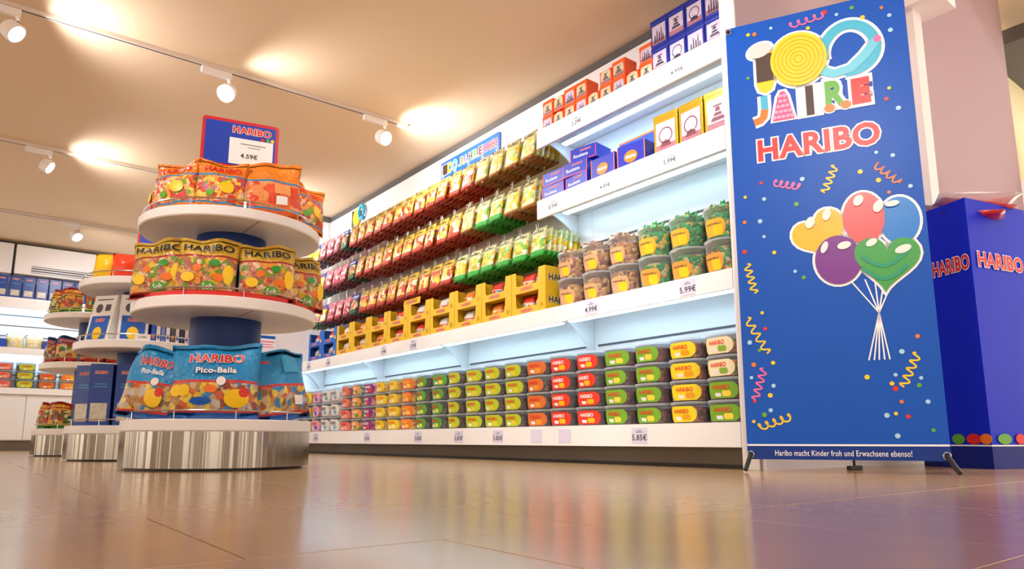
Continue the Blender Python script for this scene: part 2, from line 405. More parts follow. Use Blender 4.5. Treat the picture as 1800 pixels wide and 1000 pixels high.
def tub_proto(kind, label_col, palette, ink=RED, accent='#ffe04a', r=.121, h=.119, txt='HARIBO', half=.80, labelled=True):
    lm = mat('tub_label_' + kind, label_col, .4); am = mat('tub_accent_' + kind, accent, .4)
    E = 3.2; k = .955
    rb = r*.90; rr = r*.955
    shell = MB().lathe([(rb*k, 0.001), (rb, .006), (rr, h*.80), (r*.985, h*.82), (r*.985, h*.9)], 28, ell=E).mesh('tub', CLEAR)
    lid = MB().lathe([(r*.99, h*.88), (r*1.0, h*.9), (r*1.0, h*.975), (r*.97, h*.99), (r*.9, h)], 28, ell=E).mesh('lid', LIDM)
    fill = MB().lathe([(rb*.95, .004), (rb*.985, .008), (rr*.975, h*.66), (rr*.90, h*.74), (rr*.4, h*.78)], 28, ell=E).mesh('candy_fill', candy_mat('candy_' + kind, palette, 46))
    parts = [('candy_fill', fill, []), ('lid', lid, [])]
    if labelled:
        lab = label_patch(rb, rr, h*.06, h*.79, -math.pi/2, half, lm, ell=E)
        t = wrap(text_mesh(txt, h*.2, ink, .02, r*.8), r*.94, h*.56, .003, ell=E)
        d = label_patch(rb, rr, h*.14, h*.40, -math.pi/2+.28, .22, am, ell=E, grow=.0028)
        w = label_patch(rb, rr, h*.14, h*.30, -math.pi/2-.16, .16, PWHITE, ell=E, grow=.0028, round_=False)
        parts.append(('label', lab, [('lettering', t), ('printed_candy', d), ('barcode_panel', w)]))
    return (shell, parts)
DARK = ['#2b130d', '#4a1a12', '#3a2417', '#5b2316', '#1d0f0b']
TUBS = {
 'green':  tub_proto('green', '#76ad26', ['#5c140f', '#7a1c14', '#3f0e0c', '#8b2a18']),
 'yellow': tub_proto('yellow', '#f2d51c', ['#a8491a', '#c4611f', '#7a2a14', '#55200f'], ink=RED, accent='#f2a51c'),
 'cream':  tub_proto('cream', '#f3e3b8', ['#6d8f2c', '#b5532a', '#d08a3a', '#7e2d1e'], ink=RED, accent='#8fb843'),
 'red':    tub_proto('red', '#e3341f', DARK, ink=PWHITE, accent='#ffc21c'),
 'orange': tub_proto('orange', '#d9702c', ['#4a1f14', '#6b3120', '#8a5a40', '#3a1710'], ink=RED, accent='#f2a02c'),
 'lime':   tub_proto('lime', '#b8c822', ['#3a1a18', '#5b2a1c', '#7d3a1e', '#2b1512'], accent='#e6d432'),
 'leaf':   tub_proto('leaf', '#58a23a', ['#3a0f1c', '#571527', '#27100f', '#5d6b25'], accent='#f4e04a'),
 'fruit':  tub_proto('fruit', '#f07a30', ['#f2c41c', '#e2551c', '#e02c20', '#f7d55a'], ink=PYEL, accent='#ffd84a'),
 'lemon':  tub_proto('lemon', '#f0cf1a', ['#f6d22a', '#f1b81a', '#ffe066', '#e8a81a'], ink=PORANGE, accent='#fff0a0'),
 'purple': tub_proto('purple', '#8c2a7c', ['#d84a7a', '#f2a9b8', '#b82c50', '#e8e0d8'], ink=PWHITE, accent='#e84a3a'),
 'mixed':  tub_proto('mixed', '#f0983a', ['#3f9a5a', '#f07f2c', '#d8d0c0', '#2f7a4a'], ink=PWHITE, accent='#4aa85a'),
 'coral':  tub_proto('coral', '#e87a64', ['#d8584a', '#e8907a', '#c24434'], ink=RED, accent='#f7b09a'),
}
BIG = {
 'pearl':  tub_proto('pearl', '#e9e6dc', ['#efeae6', '#e0dcd8', '#f7f3ee', '#d8d4da'], ink=GREYINK, accent='#8fb4d8', h=.158),
 'pink':   tub_proto('pink', '#f2a7c4', ['#f4c0d4', '#e88fb4', '#f7dbe6', '#7a62c4'], ink=RED, accent='#5a5ac8', h=.158),
 'sun':    tub_proto('sun', '#f3d726', ['#f6e14a', '#f2c81e', '#e8b81a', '#8fa83a'], ink=RED, accent='#6a9a3a', h=.158),
 'scarlet':tub_proto('scarlet', '#ec5638', ['#f4704a', '#e23a28', '#f79a7a'], ink=PWHITE, accent='#f7d0c0', h=.158),
}
COLS = ['green', 'yellow', 'green', 'green', 'red', 'red', 'orange', 'lime', 'lime', 'lime', 'lime', 'leaf', 'leaf', 'fruit', 'lemon', 'lemon', 'purple', 'mixed', 'coral']
LBL = {'green': 'green-labelled tub of dark red sweets', 'yellow': 'yellow-labelled tub of amber sweets', 'cream': 'cream-labelled tub', 'red': 'red-labelled tub of dark liquorice', 'orange': 'orange-labelled tub of brown sweets',
       'lime': 'lime-labelled tub of brown sweets', 'leaf': 'leaf-green tub of dark berries', 'fruit': 'orange tub of fruit sweets', 'lemon': 'tub of lemon-yellow sweets', 'purple': 'purple-labelled tub of pink sweets', 'mixed': 'orange-labelled tub of green sweets', 'coral': 'coral-labelled tub',
       'pearl': 'tall tub of white sweets', 'pink': 'tall tub of pink sweets', 'sun': 'tall tub of yellow sweets', 'scarlet': 'tall tub of red sweets'}
ROWN = ['bottom row', 'second row', 'third row', 'top row']
DX = 3.298
for i, k in enumerate(COLS):
    for j in range(4):
        kk = 'cream' if (i == 0 and j >= 2) else k
        y = 2.30 + .26*i + random.uniform(-.004, .004)
        place(TUBS[kk], 'sweet_tub', (DX + random.uniform(-.004, .004), y, .2405 + .1195*j), R(-90 + random.uniform(-7, 9)),
              '%s, %s, %s column from the banner end' % (LBL[kk], ROWN[j], ORD[i]), 'tub', 'round tubs on the bottom shelf')
for i, k in enumerate(['pearl', 'pearl', 'pink', 'sun', 'scarlet']):
    for j in range(3):
        place(BIG[k], 'sweet_tub', (DX, 7.24 + .26*i*.98, .2405 + .1585*j), R(-90 + random.uniform(-5, 5)),
              '%s, %s of three, %s column from the far wall' % (LBL[k], ('bottom', 'middle', 'top')[j], ORD[4-i]), 'tub', 'tall tubs at the far end of the bottom shelf')

# ------------------------------------------------------------------ pails on the middle shelf
def pail_proto(kind, palette, label_col, r=.121, h=.186, top=None):
    rb = r*.84
    shell = MB().lathe([(rb*.96, .001), (rb, .005), (r*.97, h*.93), (r, h*.94), (r, h), (r*.985, h), (r*.96, h*.94)], 28).mesh('pail', CLEAR)
    fill = MB().lathe([(rb*.93, .004), (rb*.975, .01), (r*.93, h*.70), (r*.8, h*.8), (r*.3, h*.84)], 28).mesh('wrapped_sweets', candy_mat('wrapped_' + kind, palette, 44, .35, 1.0))
    lm = mat('pail_label_' + kind, label_col, .4)
    lab = label_patch(rb+.002, r*.97, h*.08, h*.6, -math.pi/2, .62, lm)
    t = wrap(text_mesh('HARIBO', h*.10, PBLACK, .02, r*.75), r*.93, h*.46, .003)
    y = label_patch(rb+.002, r*.97, h*.10, h*.40, -math.pi/2+.25, .26, PYEL, grow=.0028)
    parts = [('wrapped_sweets', fill, []), ('label', lab, [('lettering', t), ('printed_candy', y)])]
    if top == 'lid': parts.append(('lid', MB().lathe([(r*1.01, h*.97), (r*1.02, h*.98), (r*1.02, h*1.02), (r*.95, h*1.025)], 28).mesh('lid', LIDM), []))
    if top == 'heap':
        mb = MB(); rnd = random.Random(len(kind))
        for q in range(34):
            a = rnd.uniform(0, 6.28); d = r*.82*math.sqrt(rnd.random()); c = Vector((d*math.cos(a), d*math.sin(a), h*.84 + (1-d/r)*.05 + rnd.uniform(0, .02)))
            s = rnd.uniform(.014, .024); ax = Vector((rnd.uniform(-1,1), rnd.uniform(-1,1), rnd.uniform(-.4,.8))).normalized()
            bx = ax.orthogonal().normalized(); cx = ax.cross(bx)
            pts = [c+ax*s*1.8+bx*s, c+ax*s*1.8-bx*s, c+ax*s*.8+cx*s*.5, c+bx*s+cx*s*.3, c-bx*s+cx*s*.3, c-ax*s*.8-cx*s*.5, c-ax*s*1.8+bx*s, c-ax*s*1.8-bx*s, c-cx*s*.9]
            mb.add(pts, [(0,1,2),(2,3,8),(2,4,3),(2,8,4),(5,3,4),(5,8,3),(5,4,8),(5,6,7)], 0)
        parts.append(('sweet_heap', mb.mesh('sweet_heap', candy_mat('wrapped_' + kind, palette, 34)), []))
    return (shell, parts)
GP = ['#d9a45a', '#b56a3a', '#8a4a2a', '#f0cf8a', '#e0b060', '#c98a8a']
GG = ['#22a050', '#f0c83a', '#189048', '#d8c890', '#2fb060', '#b8743a']
GT = ['#20a552', '#18984a', '#e8c840', '#2bb862', '#1d8c44']
PAIL = {'b': pail_proto('gold_wrapped', GP, '#e8a878', top='lid'), 't': pail_proto('gold_wrapped', GP, '#eec26a', top='heap'),
        'gb': pail_proto('green_wrapped', GG, '#f0a03a', top='lid'), 'gt': pail_proto('green_top', GT, '#f4b428', top='heap')}
for i in range(6):
    y = 3.535 - .248*i
    for j in range(2):
        g = i >= 3
        place(PAIL[('g' if g else '') + 'bt'[j]], 'sweet_pail', (DX, y, 1.0475 + j*.1925), R(-90 + random.uniform(-12, 12)),
              '%s pail of %s-wrapped sweets, %s beside the yellow trays' % (('lower', 'upper')[j], 'green' if g else 'gold', 'directly' if i == 0 else ORD[i] + ' along'), 'pail', 'clear pails on the middle shelf')

# ------------------------------------------------------------------ pouches
def bag_fn(w, h, t):
    def th(u, v):
        a = max(0, math.sin(math.pi * min(1, max(0, u)))) ** .55
        b = 0 if v < .05 or v > .93 else max(0, math.sin(math.pi * (v-.05)/.88)) ** .6
        return t/2 * a * b * (1.15 - .35*v)
    return th
def bag_warp(seed, crush, t, h):
    rnd = random.Random(seed); ph = [rnd.uniform(0, 6.28) for _ in range(6)]
    def f(u, v):
        k = max(0, (v-.55)/.45)
        dy = crush*t*(.35*math.sin(5*u+ph[2])*k**1.5 + .22*math.sin(11*u+ph[3])*k**2 + .06*math.sin(13*u+9*v+ph[0]))
        dz = crush*h*(.045*math.sin(4.2*u+ph[4])*v**3 + .02*math.sin(9*u+ph[5])*v**3)
        return dy, dz
    return f
def bag_mesh(name, w, h, t, m, seed=0, nx=8, ny=11, hole=False, crush=0.0):
    rnd = random.Random(seed); th = bag_fn(w, h, t); mb = MB()
    ph = [rnd.uniform(0, 6.28) for _ in range(6)]; wp = bag_warp(seed, crush, t, h)
    for side in (-1, 1):
        vs, uvs = [], []
        for j in range(ny+1):
            v = j/ny
            for i in range(nx+1):
                u = i/nx; d = th(u, v)
                wr = .10*d*math.sin(9*u+ph[0]+5*v) + .08*d*math.sin(14*v+ph[1]-6*u)
                bend, lift = wp(u, v)
                pinch = 1 - .06*math.sin(math.pi*v)
                vs.append(((u-.5)*w*pinch, side*(d+wr+.0004) + bend, v*h + lift)); uvs.append((u if side < 0 else 1-u, v))
        fs = [(j*(nx+1)+i, j*(nx+1)+i+1, (j+1)*(nx+1)+i+1, (j+1)*(nx+1)+i) for j in range(ny) for i in range(nx)]
        mb.add(vs, fs, 0, True, uvs)
    me = mb.mesh(name, m)
    b = bmesh.new(); b.from_mesh(me); bmesh.ops.remove_doubles(b, verts=b.verts, dist=.0012); bmesh.ops.recalc_face_normals(b, faces=b.faces); b.to_mesh(me); b.free()
    return me
def on_bag(me, w, h, t, u0, v0, lift=.004, name='lettering', wp=None):
    th = bag_fn(w, h, t)
    def fn(c):
        u = u0 + c.x/w; v = v0 + c.z/h
        a, b = wp(u, v) if wp else (0, 0)
        return Vector(((u-.5)*w, -th(u, v)*1.1 - lift + c.y*.8 + a, v*h + b))
    return moved(me, fn, name)
def disc(rx, rz, m, n=14, cx=0, cz=0):
    return MB().add([(cx+rx*math.cos(2*math.pi*i/n), 0, cz+rz*math.sin(2*math.pi*i/n)) for i in range(n)], [tuple(range(n))]).mesh('print', m)

# ---- hanging pouches on peg hooks (three rows)
HW, HH, HT = .182, .23, .040
HK = {
 'gold':  bag_mat('film_gold', '#d8b03c', '#c8321c', '#c23a18', ['#f5c518', '#e8a01c', '#d84a20', '#efe3c4', '#f7d64a', '#b8442a', '#e8d8a8'], hv=.72, bv=.16, cells=5, w=HW, h=HH),
 'green': bag_mat('film_green', '#d9dca0', '#e9e3b8', '#2fb43a', ['#f2c81e', '#f5e6b8', '#f7d84a', '#e8efd0', '#7fbf3a', '#f0b020'], hv=.74, bv=.22, cells=5, w=HW, h=HH),
 'pale':  bag_mat('film_pale', '#d8c88a', '#c8d87a', '#b06a2a', ['#f2c81e', '#e8e6b8', '#f7d84a', '#dfe8c0', '#a8c860', '#e8a030', '#d8c8a0'], hv=.74, bv=.12, cells=5, w=HW, h=HH),
 'pink':  bag_mat('film_pink', '#e8a0b0', '#c82040', '#8c1838', ['#d83050', '#f0b0c0', '#c01838', '#f2d8c8', '#f4e0e0', '#a83a60'], hv=.74, bv=.16, cells=6, w=HW, h=HH),
 'blue':  bag_mat('film_blue', '#1f5ac8', '#f2e01c', '#5a2a6a', ['#f5d21c', '#f7e048', '#f2f2f0', '#ffd21c', '#e8c020'], hv=.76, bv=.14, cells=5, w=HW, h=HH),
 'herb':  bag_mat('film_herb', '#b8d4c0', '#e8e8e0', '#187038', ['#f2d030', '#d8e8f0', '#e84a3a', '#f0e8d0', '#7fb8e0', '#e8a0b0'], hv=.74, bv=.22, cells=6, w=HW, h=HH),
 'night': bag_mat('film_night', '#1c3ab0', '#1a1a1a', '#165a30', ['#1c1c1c', '#f2c01c', '#206a38', '#e84a2a', '#d8c090'], hv=.74, bv=.2, cells=6, w=HW, h=HH)}
HKT = {k: on_bag(text_mesh('HARIBO', HH*.10, {'gold': PBLACK, 'green': PBLACK, 'pale': PBLACK, 'pink': RED, 'blue': RED, 'herb': RED, 'night': PWHITE}[k], .02, HW*.68), HW, HH, HT, .5, .84, .003) for k in HK}
HKM = {k: [bag_mesh('candy_pouch', HW, HH, HT, HK[k], s, 6, 9) for s in range(3)] for k in HK}
hook_me = MB().tube([(0, 0, 0), (0, -.335, -.004), (0, -.352, .004), (0, -.356, .022)], .0035, 6).tube([(-.02, -.002, .012), (.02, -.002, .012)], .003, 6)
hook_me.tube([(-.012, -.352, .014), (-.012, -.358, .05), (.012, -.358, .05), (.012, -.352, .014)], .0022, 5)
hook_me = hook_me.mesh('peg_hook', STEEL)
NAMES = {'gold': 'gold and red', 'green': 'bright green and yellow', 'pale': 'pale yellow-green', 'pink': 'pink and crimson', 'blue': 'blue and yellow', 'herb': 'white and dark green', 'night': 'black and blue'}
ROWK = [
 ['pale']*4 + ['gold']*12 + ['night'] + ['pink']*3 + ['blue']*2,
 ['pale', 'pale', 'green', 'green', 'pale'] + ['gold']*10 + ['night'] + ['pink']*3 + ['blue'] + ['herb']*2,
 ['green']*6 + ['gold']*9 + ['night'] + ['pink']*3 + ['blue'] + ['herb']*2]
for r, ztop in enumerate((2.435, 2.055, 1.665)):
    for i, k in enumerate(ROWK[r]):
        y = 3.90 + .2005*i - (.1 if r == 2 else 0); rown = ('top', 'middle', 'lowest')[r]
        hook = link('peg_hook', hook_me, None, (3.533, y, ztop-.02), (0, 0, R(-90)))
        tag(hook, 'wire peg hook holding pouches, %s of the %s row from the shelves' % (ORD[i], rown), 'hook', 'peg hooks on the wall')
        nb = 6 if i < 14 else 5
        if r == 2 and i == 0: nb = 8
        tl = R(-9 + random.uniform(-3, 2)); yw = random.uniform(-.06, .06)
        for j in range(nb):
            x = 3.205 + j*.05 + random.uniform(-.002, .002); tilt = tl
            o = link({'gold': 'gold_pouch', 'green': 'green_pouch', 'pale': 'pale_pouch', 'pink': 'pink_pouch', 'blue': 'blue_pouch', 'herb': 'herb_pouch', 'night': 'dark_pouch'}[k], HKM[k][(i+j) % 3], None, (0, 0, 0))
            rot = Matrix.Rotation(R(-90) + yw + random.uniform(-.012, .012), 4, 'Z') @ Matrix.Rotation(tilt, 4, 'X')
            o.matrix_world = Matrix.Translation((x, y + random.uniform(-.004, .004), ztop)) @ rot @ Matrix.Translation((0, 0, -HH + .004))
            if j == 0: link('lettering', HKT[k], o)
            tag(o, '%s pouch, %s from the front on %s %s-row hook from the shelves' % (NAMES[k], ORD[j], ORD[i], rown), 'pouch', 'pouches hanging on the peg wall')

# ---- display trays with small pouches
TW, TD, TH = .383, .30, .163
def tray_proto(kind, colr, ink):
    m = mat('card_' + kind, colr, .55); inner = mat('card_inner', '#cdbfae', .7)
    mb = MB(); t = .004
    mb.box(-TW/2, TW/2, 0, TD, 0, t)
    mb.box(-TW/2, -TW/2+t, 0, TD, t, TH).box(TW/2-t, TW/2, 0, TD, t, TH)
    mb.box(-TW/2+t, TW/2-t, TD-t, TD, t, TH)
    body = mb.mesh('tray_body', m)
    front = MB().prism([(-TW/2+t, t), (TW/2-t, t), (TW/2-t, TH), (TW/2-.075, TH), (TW/2-.085, .075), (TW/2-.10, .055), (-TW/2+.06, .055), (-TW/2+.05, .075), (-TW/2+.045, TH), (-TW/2+t, TH)], 0, t, 'y').mesh('tray_front', m)
    t1 = moved(text_mesh('HARIBO', .026, ink, .02, .13, .03, PWHITE), lambda c: Vector((c.x - .02, c.y - .003, c.z + .030)), 'lettering')
    side = moved(text_mesh('HARIBO', .05, PBLACK, .02, .24, .03, PWHITE), lambda c: Vector((TW/2 + .002 - c.y, TD/2 + c.x, .085 + c.z)), 'lettering')
    b = MB()
    for q in range(5): a = q*1.256; b.box(TW/2-.045+.012*math.cos(a)-.008, TW/2-.045+.012*math.cos(a)+.008, -.0012, -.0004, .05+.012*math.sin(a)-.008, .05+.012*math.sin(a)+.008)
    badge = b.mesh('printed_candy', PYEL if kind == 'blue' else GOLD)
    return (body, [('tray_front', front, [('lettering', t1), ('printed_candy', badge)]), ('lettering', side, [])])
TRY = {'yellow': tray_proto('yellow', '#e4b818', RED), 'blue': tray_proto('blue', '#1560c4', RED)}
PW, PH, PT = .15, .15, .07
SM = {'a': bag_mat('film_tray_red', '#e8402c', '#f4f0e8', '#d8b080', ['#e8b89a', '#d84a3a', '#f0d8b0', '#4a9ad0', '#f2c83a'], hv=.6, bv=.05, cells=5, w=PW, h=PH),
      'b': bag_mat('film_tray_white', '#f0ece4', '#e84030', '#e8c08a', ['#f4d8c0', '#f0e8e0', '#e8a080', '#f2c890', '#d86a4a'], hv=.55, bv=.05, cells=5, w=PW, h=PH),
      'c': bag_mat('film_tray_orange', '#f08a2c', '#f4e8d0', '#d84a20', ['#f2b83a', '#e8702c', '#f7e0a8', '#c84028'], hv=.6, bv=.05, cells=5, w=PW, h=PH)}
SMM = {k: bag_mesh('small_pouch', PW, PH, PT, m, 4, 6, 8) for k, m in SM.items()}
def fill_tray(y, z, key, who, n=2):
    for q in range(n):
        place((SMM[key], []), 'small_pouch', (3.23 + .012*q, y + (-.085 + .17*q if n > 1 else 0), z + .0055), R(-90), 
              '%s pouch in %s half of %s' % ({'a': 'red-topped', 'b': 'white', 'c': 'orange'}[key], ('nearer', 'farther')[q], who), 'pouch', 'small pouches in the display trays', rx=R(-6))
for i in range(9):
    y = 3.90 + .3885*i
    for j in range(2):
        z = 1.0435 + .1635*j; who = '%s yellow tray, %s from the pails' % (('lower', 'upper')[j], ORD[i])
        place(TRY['yellow'], 'display_tray', (3.172, y, z), R(-90), '%s yellow card display tray, %s column from the pails' % (('lower', 'upper')[j], ORD[i]), 'tray', 'yellow card trays on the middle shelf')
        fill_tray(y, z, 'abcab'[(i*2 + j*3) % 5], who)
for i in range(2):
    y = 3.90 + .3885*(9+i)
    for j in range(2):
        z = 1.0435 + .1635*j; who = '%s blue tray, %s from the yellow ones' % (('lower', 'upper')[j], ORD[i])
        place(TRY['blue'], 'display_tray', (3.172, y, z), R(-90), '%s blue card display tray, %s from the yellow trays' % (('lower', 'upper')[j], ORD[i]), 'tray', 'blue card trays on the middle shelf')
        fill_tray(y, z, 'ba'[j], who)
hd = MB().box(-.15, .15, 0, .004, 0, .06).mesh('tray_header_card', mat('card_yellow', '#e4b818'))
place((hd, [('lettering', moved(text_mesh('HARIBO', .026, RED, .02, .2, .03, PWHITE), lambda c: Vector((c.x, c.y-.003, c.z+.03)), 'lettering'), [])]), 'header_card', (3.19, 5.62, 1.3715), R(-90), 'small yellow header card standing on the fifth tray stack', 'card', rx=R(-4))

# ------------------------------------------------------------------ tins and cartons on the upper shelves
PIC = mat('picture_lilac', '#cdbfd8', .4, var=.35, bscale=40); PIC2 = mat('picture_cream', '#d8c8a8', .4, var=.4, bscale=45); CROWD = mat('picture_crowd', '#a86a78', .45, var=.6, bscale=70)
def skyline(kind, w, h, z0):
    """dark print on the tin's picture: wheel, towers or arcade"""
    mb = MB()
    if kind == 'wheel':
        n = 20; R1, R2 = w*.36, w*.31; c = z0 + h*.52
        vs = [(R1*math.cos(6.283*i/n), 0, c+R1*math.sin(6.283*i/n)) for i in range(n)] + [(R2*math.cos(6.283*i/n), 0, c+R2*math.sin(6.283*i/n)) for i in range(n)]
        mb.add(vs, [(i, (i+1)%n, n+(i+1)%n, n+i) for i in range(n)])
        mb.add([(-w*.3, 0, z0+h*.14), (w*.3, 0, z0+h*.14), (w*.2, 0, z0+h*.3), (0, 0, z0+h*.36), (-w*.2, 0, z0+h*.3)], [(0,1,2,3,4)])
    elif kind == 'tower':
        for x, hh, ww in ((-.28, .5, .06), (-.12, .75, .05), (.05, .62, .06), (.2, .8, .045), (.32, .45, .05)):
            mb.add([(x*w-ww*w, 0, z0+.05*h), (x*w+ww*w, 0, z0+.05*h), (x*w+ww*w*.7, 0, z0+hh*h*.8), (x*w, 0, z0+hh*h), (x*w-ww*w*.7, 0, z0+hh*h*.8)], [(0,1,2,3,4)])
    else:
        for z, ww, hh in ((.28, .34, .12), (.44, .2, .1), (.58, .12, .14), (.74, .24, .05)):
            mb.add([(-ww*w, 0, z0+z*h), (ww*w, 0, z0+z*h), (ww*w*.7, 0, z0+(z+hh)*h), (-ww*w*.7, 0, z0+(z+hh)*h)], [(0,1,2,3)])
    return mb
INKV = mat('print_dark_violet', '#3a3048', .5); INKR = mat('print_maroon', '#7a3a44', .5)
def tin_proto(name, w, d, h, colr, kind, pic=PIC, metal=.3, gable=0.0, ink=INKV, arch=False):
    m = mat('tin_' + name, colr, .32, metal=metal)
    mb = MB().box(-w/2, w/2, 0, d, 0, h - (gable or .012), bev=.004)
    body = mb.mesh('tin_body', m)
    if gable: lid = MB().add([(-w/2, 0, h-gable), (w/2, 0, h-gable), (w/2, d, h-gable), (-w/2, d, h-gable), (-w*.28, d*.25, h), (w*.28, d*.25, h), (w*.28, d*.75, h), (-w*.28, d*.75, h)], [(0,1,5,4),(1,2,6,5),(2,3,7,6),(3,0,4,7),(4,5,6,7),(0,3,2,1)]).mesh('lid', m)
    else: lid = MB().box(-w/2-.002, w/2+.002, -.002, d+.002, h-.03, h, bev=.005).mesh('lid', m)
    pw, phh = w*.8, h*.8; z0 = h*.07
    if arch:
        pts = [(-pw/2, z0), (pw/2, z0)] + [(pw/2*math.cos(math.pi*i/8), z0+phh*.68+phh*.3*math.sin(math.pi*i/8)) for i in range(9)]
        pic_me = MB().prism(pts, -.0016, .0, 'y').mesh('picture', pic)
    else: pic_me = MB().box(-pw/2, pw/2, -.0016, 0, z0, z0+phh - (.02 if not gable else 0)).mesh('picture', pic)
    sk = skyline(kind, pw, phh*.9, z0)
    sk = moved(sk.mesh('skyline_print', ink), lambda c: Vector((c.x, -.0024, c.z)), 'skyline_print')
    cr = MB().box(-pw/2+.001, pw/2-.001, -.0022, -.0016, z0+.001, z0+phh*.2).mesh('crowd_print', CROWD)
    return (body, [('lid', lid, []), ('picture', pic_me, [('skyline_print', sk), ('crowd_print', cr)])])
OT = [tin_proto('orange', .112, .112, .118, '#ee5a12', k, PIC2 if q else PIC, 0, .02 if q == 2 else 0.0, arch=True) for q, k in enumerate(('tower', 'arcade', 'arcade'))]
for i in range(9):
    y = 3.70 - .119*i
    place(OT[(i*2) % 3], 'gift_tin', (3.20, y, 2.3805), R(-90), 'orange picture tin in the lower row on top shelf, %s from the pouches' % ORD[i], 'tin', 'orange picture tins')
    if i in (0, 1, 2, 3, 5, 6, 8): 
        sl = 0 if i < 5 else random.uniform(-6, 6)
        place(OT[(i+1) % 3 if i != 5 else 2], 'gift_tin', (3.203, y, 2.4995), R(-90), 'orange picture tin in the upper row on top shelf, above the %s' % ORD[i], 'tin', 'orange picture tins')
BT = [tin_proto('royal_blue', .13, .11, .18, '#1c2f9c', k, PIC, .25) for k in ('arcade', 'wheel', 'tower')]
for i in range(4):
    y = 2.638 - .1348*i
    for j in range(2):
        place(BT[(i + j*2) % 3], 'gift_tin', (3.20, y, 2.3805 + .1828*j), R(-90), 'blue picture tin, %s row, %s from the orange tins' % (('lower', 'upper')[j], ORD[i]), 'tin', 'royal blue picture tins')
GTN = [tin_proto('gilt', .175, .12, .255, '#bd9a1a', k, PIC, .5, ink=INKR) for k in ('wheel', 'wheel', 'arcade')]
for i in range(3):
    place(GTN[i], 'gift_tin', (3.20, 2.615 - .1875*i, 1.8485), R(-90 + (3, -2, 2)[i]), 'tall gold picture tin, %s beside the blue cartons' % ORD[i], 'tin', 'gold picture tins')
def carton_proto(w, d, h, colr, edge, txt, kind):
    m = mat('carton_' + kind, colr, .35); em = mat('carton_edge_' + kind, edge, .4)
    body = MB().box(-w/2, w/2, 0, d, 0, h, bev=.002).mesh('carton', m)
    parts = [('lettering', moved(text_mesh(txt, h*.24, PWHITE, .015, w*.55), lambda c: Vector((c.x - w*.08, -.0025, h*.42 + c.z)), 'lettering'), []),
             ('logo', moved(text_mesh('HARIBO', h*.14, RED, .02, w*.42, .04, PWHITE), lambda c: Vector((c.x + w*.1, -.003 + c.y, h*.76 + c.z)), 'logo'), []),
             ('edge_print', MB().box(-w/2, w/2, -.0012, 0, .002, h*.09).box(-w/2, -w/2+w*.03, -.0012, 0, h*.09, h).box(w/2-w*.03, w/2, -.0012, 0, h*.09, h).mesh('edge_print', em), [])]
    return (body, parts)
BC = carton_proto(.225, .17, .098, '#1534b8', '#d8405a', 'Roulette', 'blue')
for n, (y, z, t) in enumerate(((3.635, 0, 'bottom left'), (3.39, 0, 'bottom right'), (3.625, 1, 'upper left'), (3.40, 1, 'upper right'), (3.35, 2, 'topmost'))):
    place(BC, 'candy_carton', (3.185 + .03*(z == 2), y, 1.8485 + .0985*z), R(-90 + (2, -3, 1, 4, 8)[n]), 'blue candy carton, %s of the stack beside the pouches' % t, 'carton', 'stacked blue cartons')
def big_carton():
    w, d, h = .215, .16, .15
    b = carton_proto(w, d, h, '#1b2aa8', '#f07a1c', 'Maoam', 'orange_edged')
    em = disc(.052, .04, PORANGE, 18); em = moved(em, lambda c: Vector((c.x, -.003, c.z + h*.42)), 'emblem')
    t = moved(text_mesh('MAOAM', .022, PWHITE, .02, .075), lambda c: Vector((c.x, -.0042, c.z + h*.42)), 'lettering')
    return (b[0], [b[1][2], ('emblem', em, [('lettering', t)])])
OC = big_carton()
for n, (x, y, z, rz, l) in enumerate(((3.19, 3.14, 0, 0, 'shelf-front'), (3.185, 2.885, 0, 6, 'taller-standing'), (3.36, 3.06, 0, 0, 'rear left'), (3.36, 2.82, 0, 0, 'rear right'))):
    place(OC, 'candy_carton', (x, y, 1.8485), R(-90 + rz), 'blue carton with orange edges and round emblem, %s one beside gold tins' % l, 'carton', 'orange-edged cartons')
hc = MB().box(-.2, .2, 0, .004, 0, .12).mesh('header_card', mat('card_header_orange', '#f07a1c', .4))
hp = MB().box(-.19, .19, -.001, 0, .012, .108).mesh('printed_panel', mat('header_blue_pattern', '#2a58d8', .4, var=.8, bscale=38))
place((hc, [('printed_panel', hp, [])]), 'header_card', (3.352, 2.94, 2.0), R(-90), 'orange-edged blue header card behind the round-emblem cartons', 'card')

# ------------------------------------------------------------------ wall signs
def sign_board(w, h, bevel=.02, n=5):
    pts = []
    for cx, cz, a in ((w/2-bevel, h-bevel, 0), (-w/2+bevel, h-bevel, 90), (-w/2+bevel, bevel, 180), (w/2-bevel, bevel, 270)):
        for i in range(n): an = R(a + 90*i/(n-1)); pts.append((cx + bevel*math.cos(an), cz + bevel*math.sin(an)))
    return pts
CELT = [('1', PWHITE), ('0', PYEL), ('0', PTEAL)]
def celebration_parts(w, h):
    """the words 100 JAHRE HARIBO in coloured letters on one line"""
    parts = []; x = -w*.46
    def put(s, m, x, hh, z): return ('lettering', moved(text_mesh(s, hh, m, .04, hh*.8, .05, PWHITE), lambda c: Vector((x + c.x, c.y - .012, z + c.z)), 'lettering'), [])
    for s, m in (('1', PBROWN), ('O', PYEL), ('O', PTEAL)): parts.append(put(s, m, x+.04, h*.62, h*.5)); x += .085
    x += .03
    for s, m in (('J', PORANGE), ('A', PPINK), ('H', PBROWN), ('R', PGREEN), ('E', RED)): parts.append(put(s, m, x+.03, h*.48, h*.5)); x += .082
    wd = w*.48 - x
    parts.append(('lettering', moved(text_mesh('HARIBO', h*.46, RED, .03, wd*.92, .04, PWHITE), lambda c: Vector((x + wd/2 + c.x, c.y - .012, h*.5 + c.z)), 'lettering'), []))
    return parts
sw, sh = .97, .17
sb = MB().prism(sign_board(sw, sh), -.01, 0, 'y').mesh('sign_board', PBLUE)
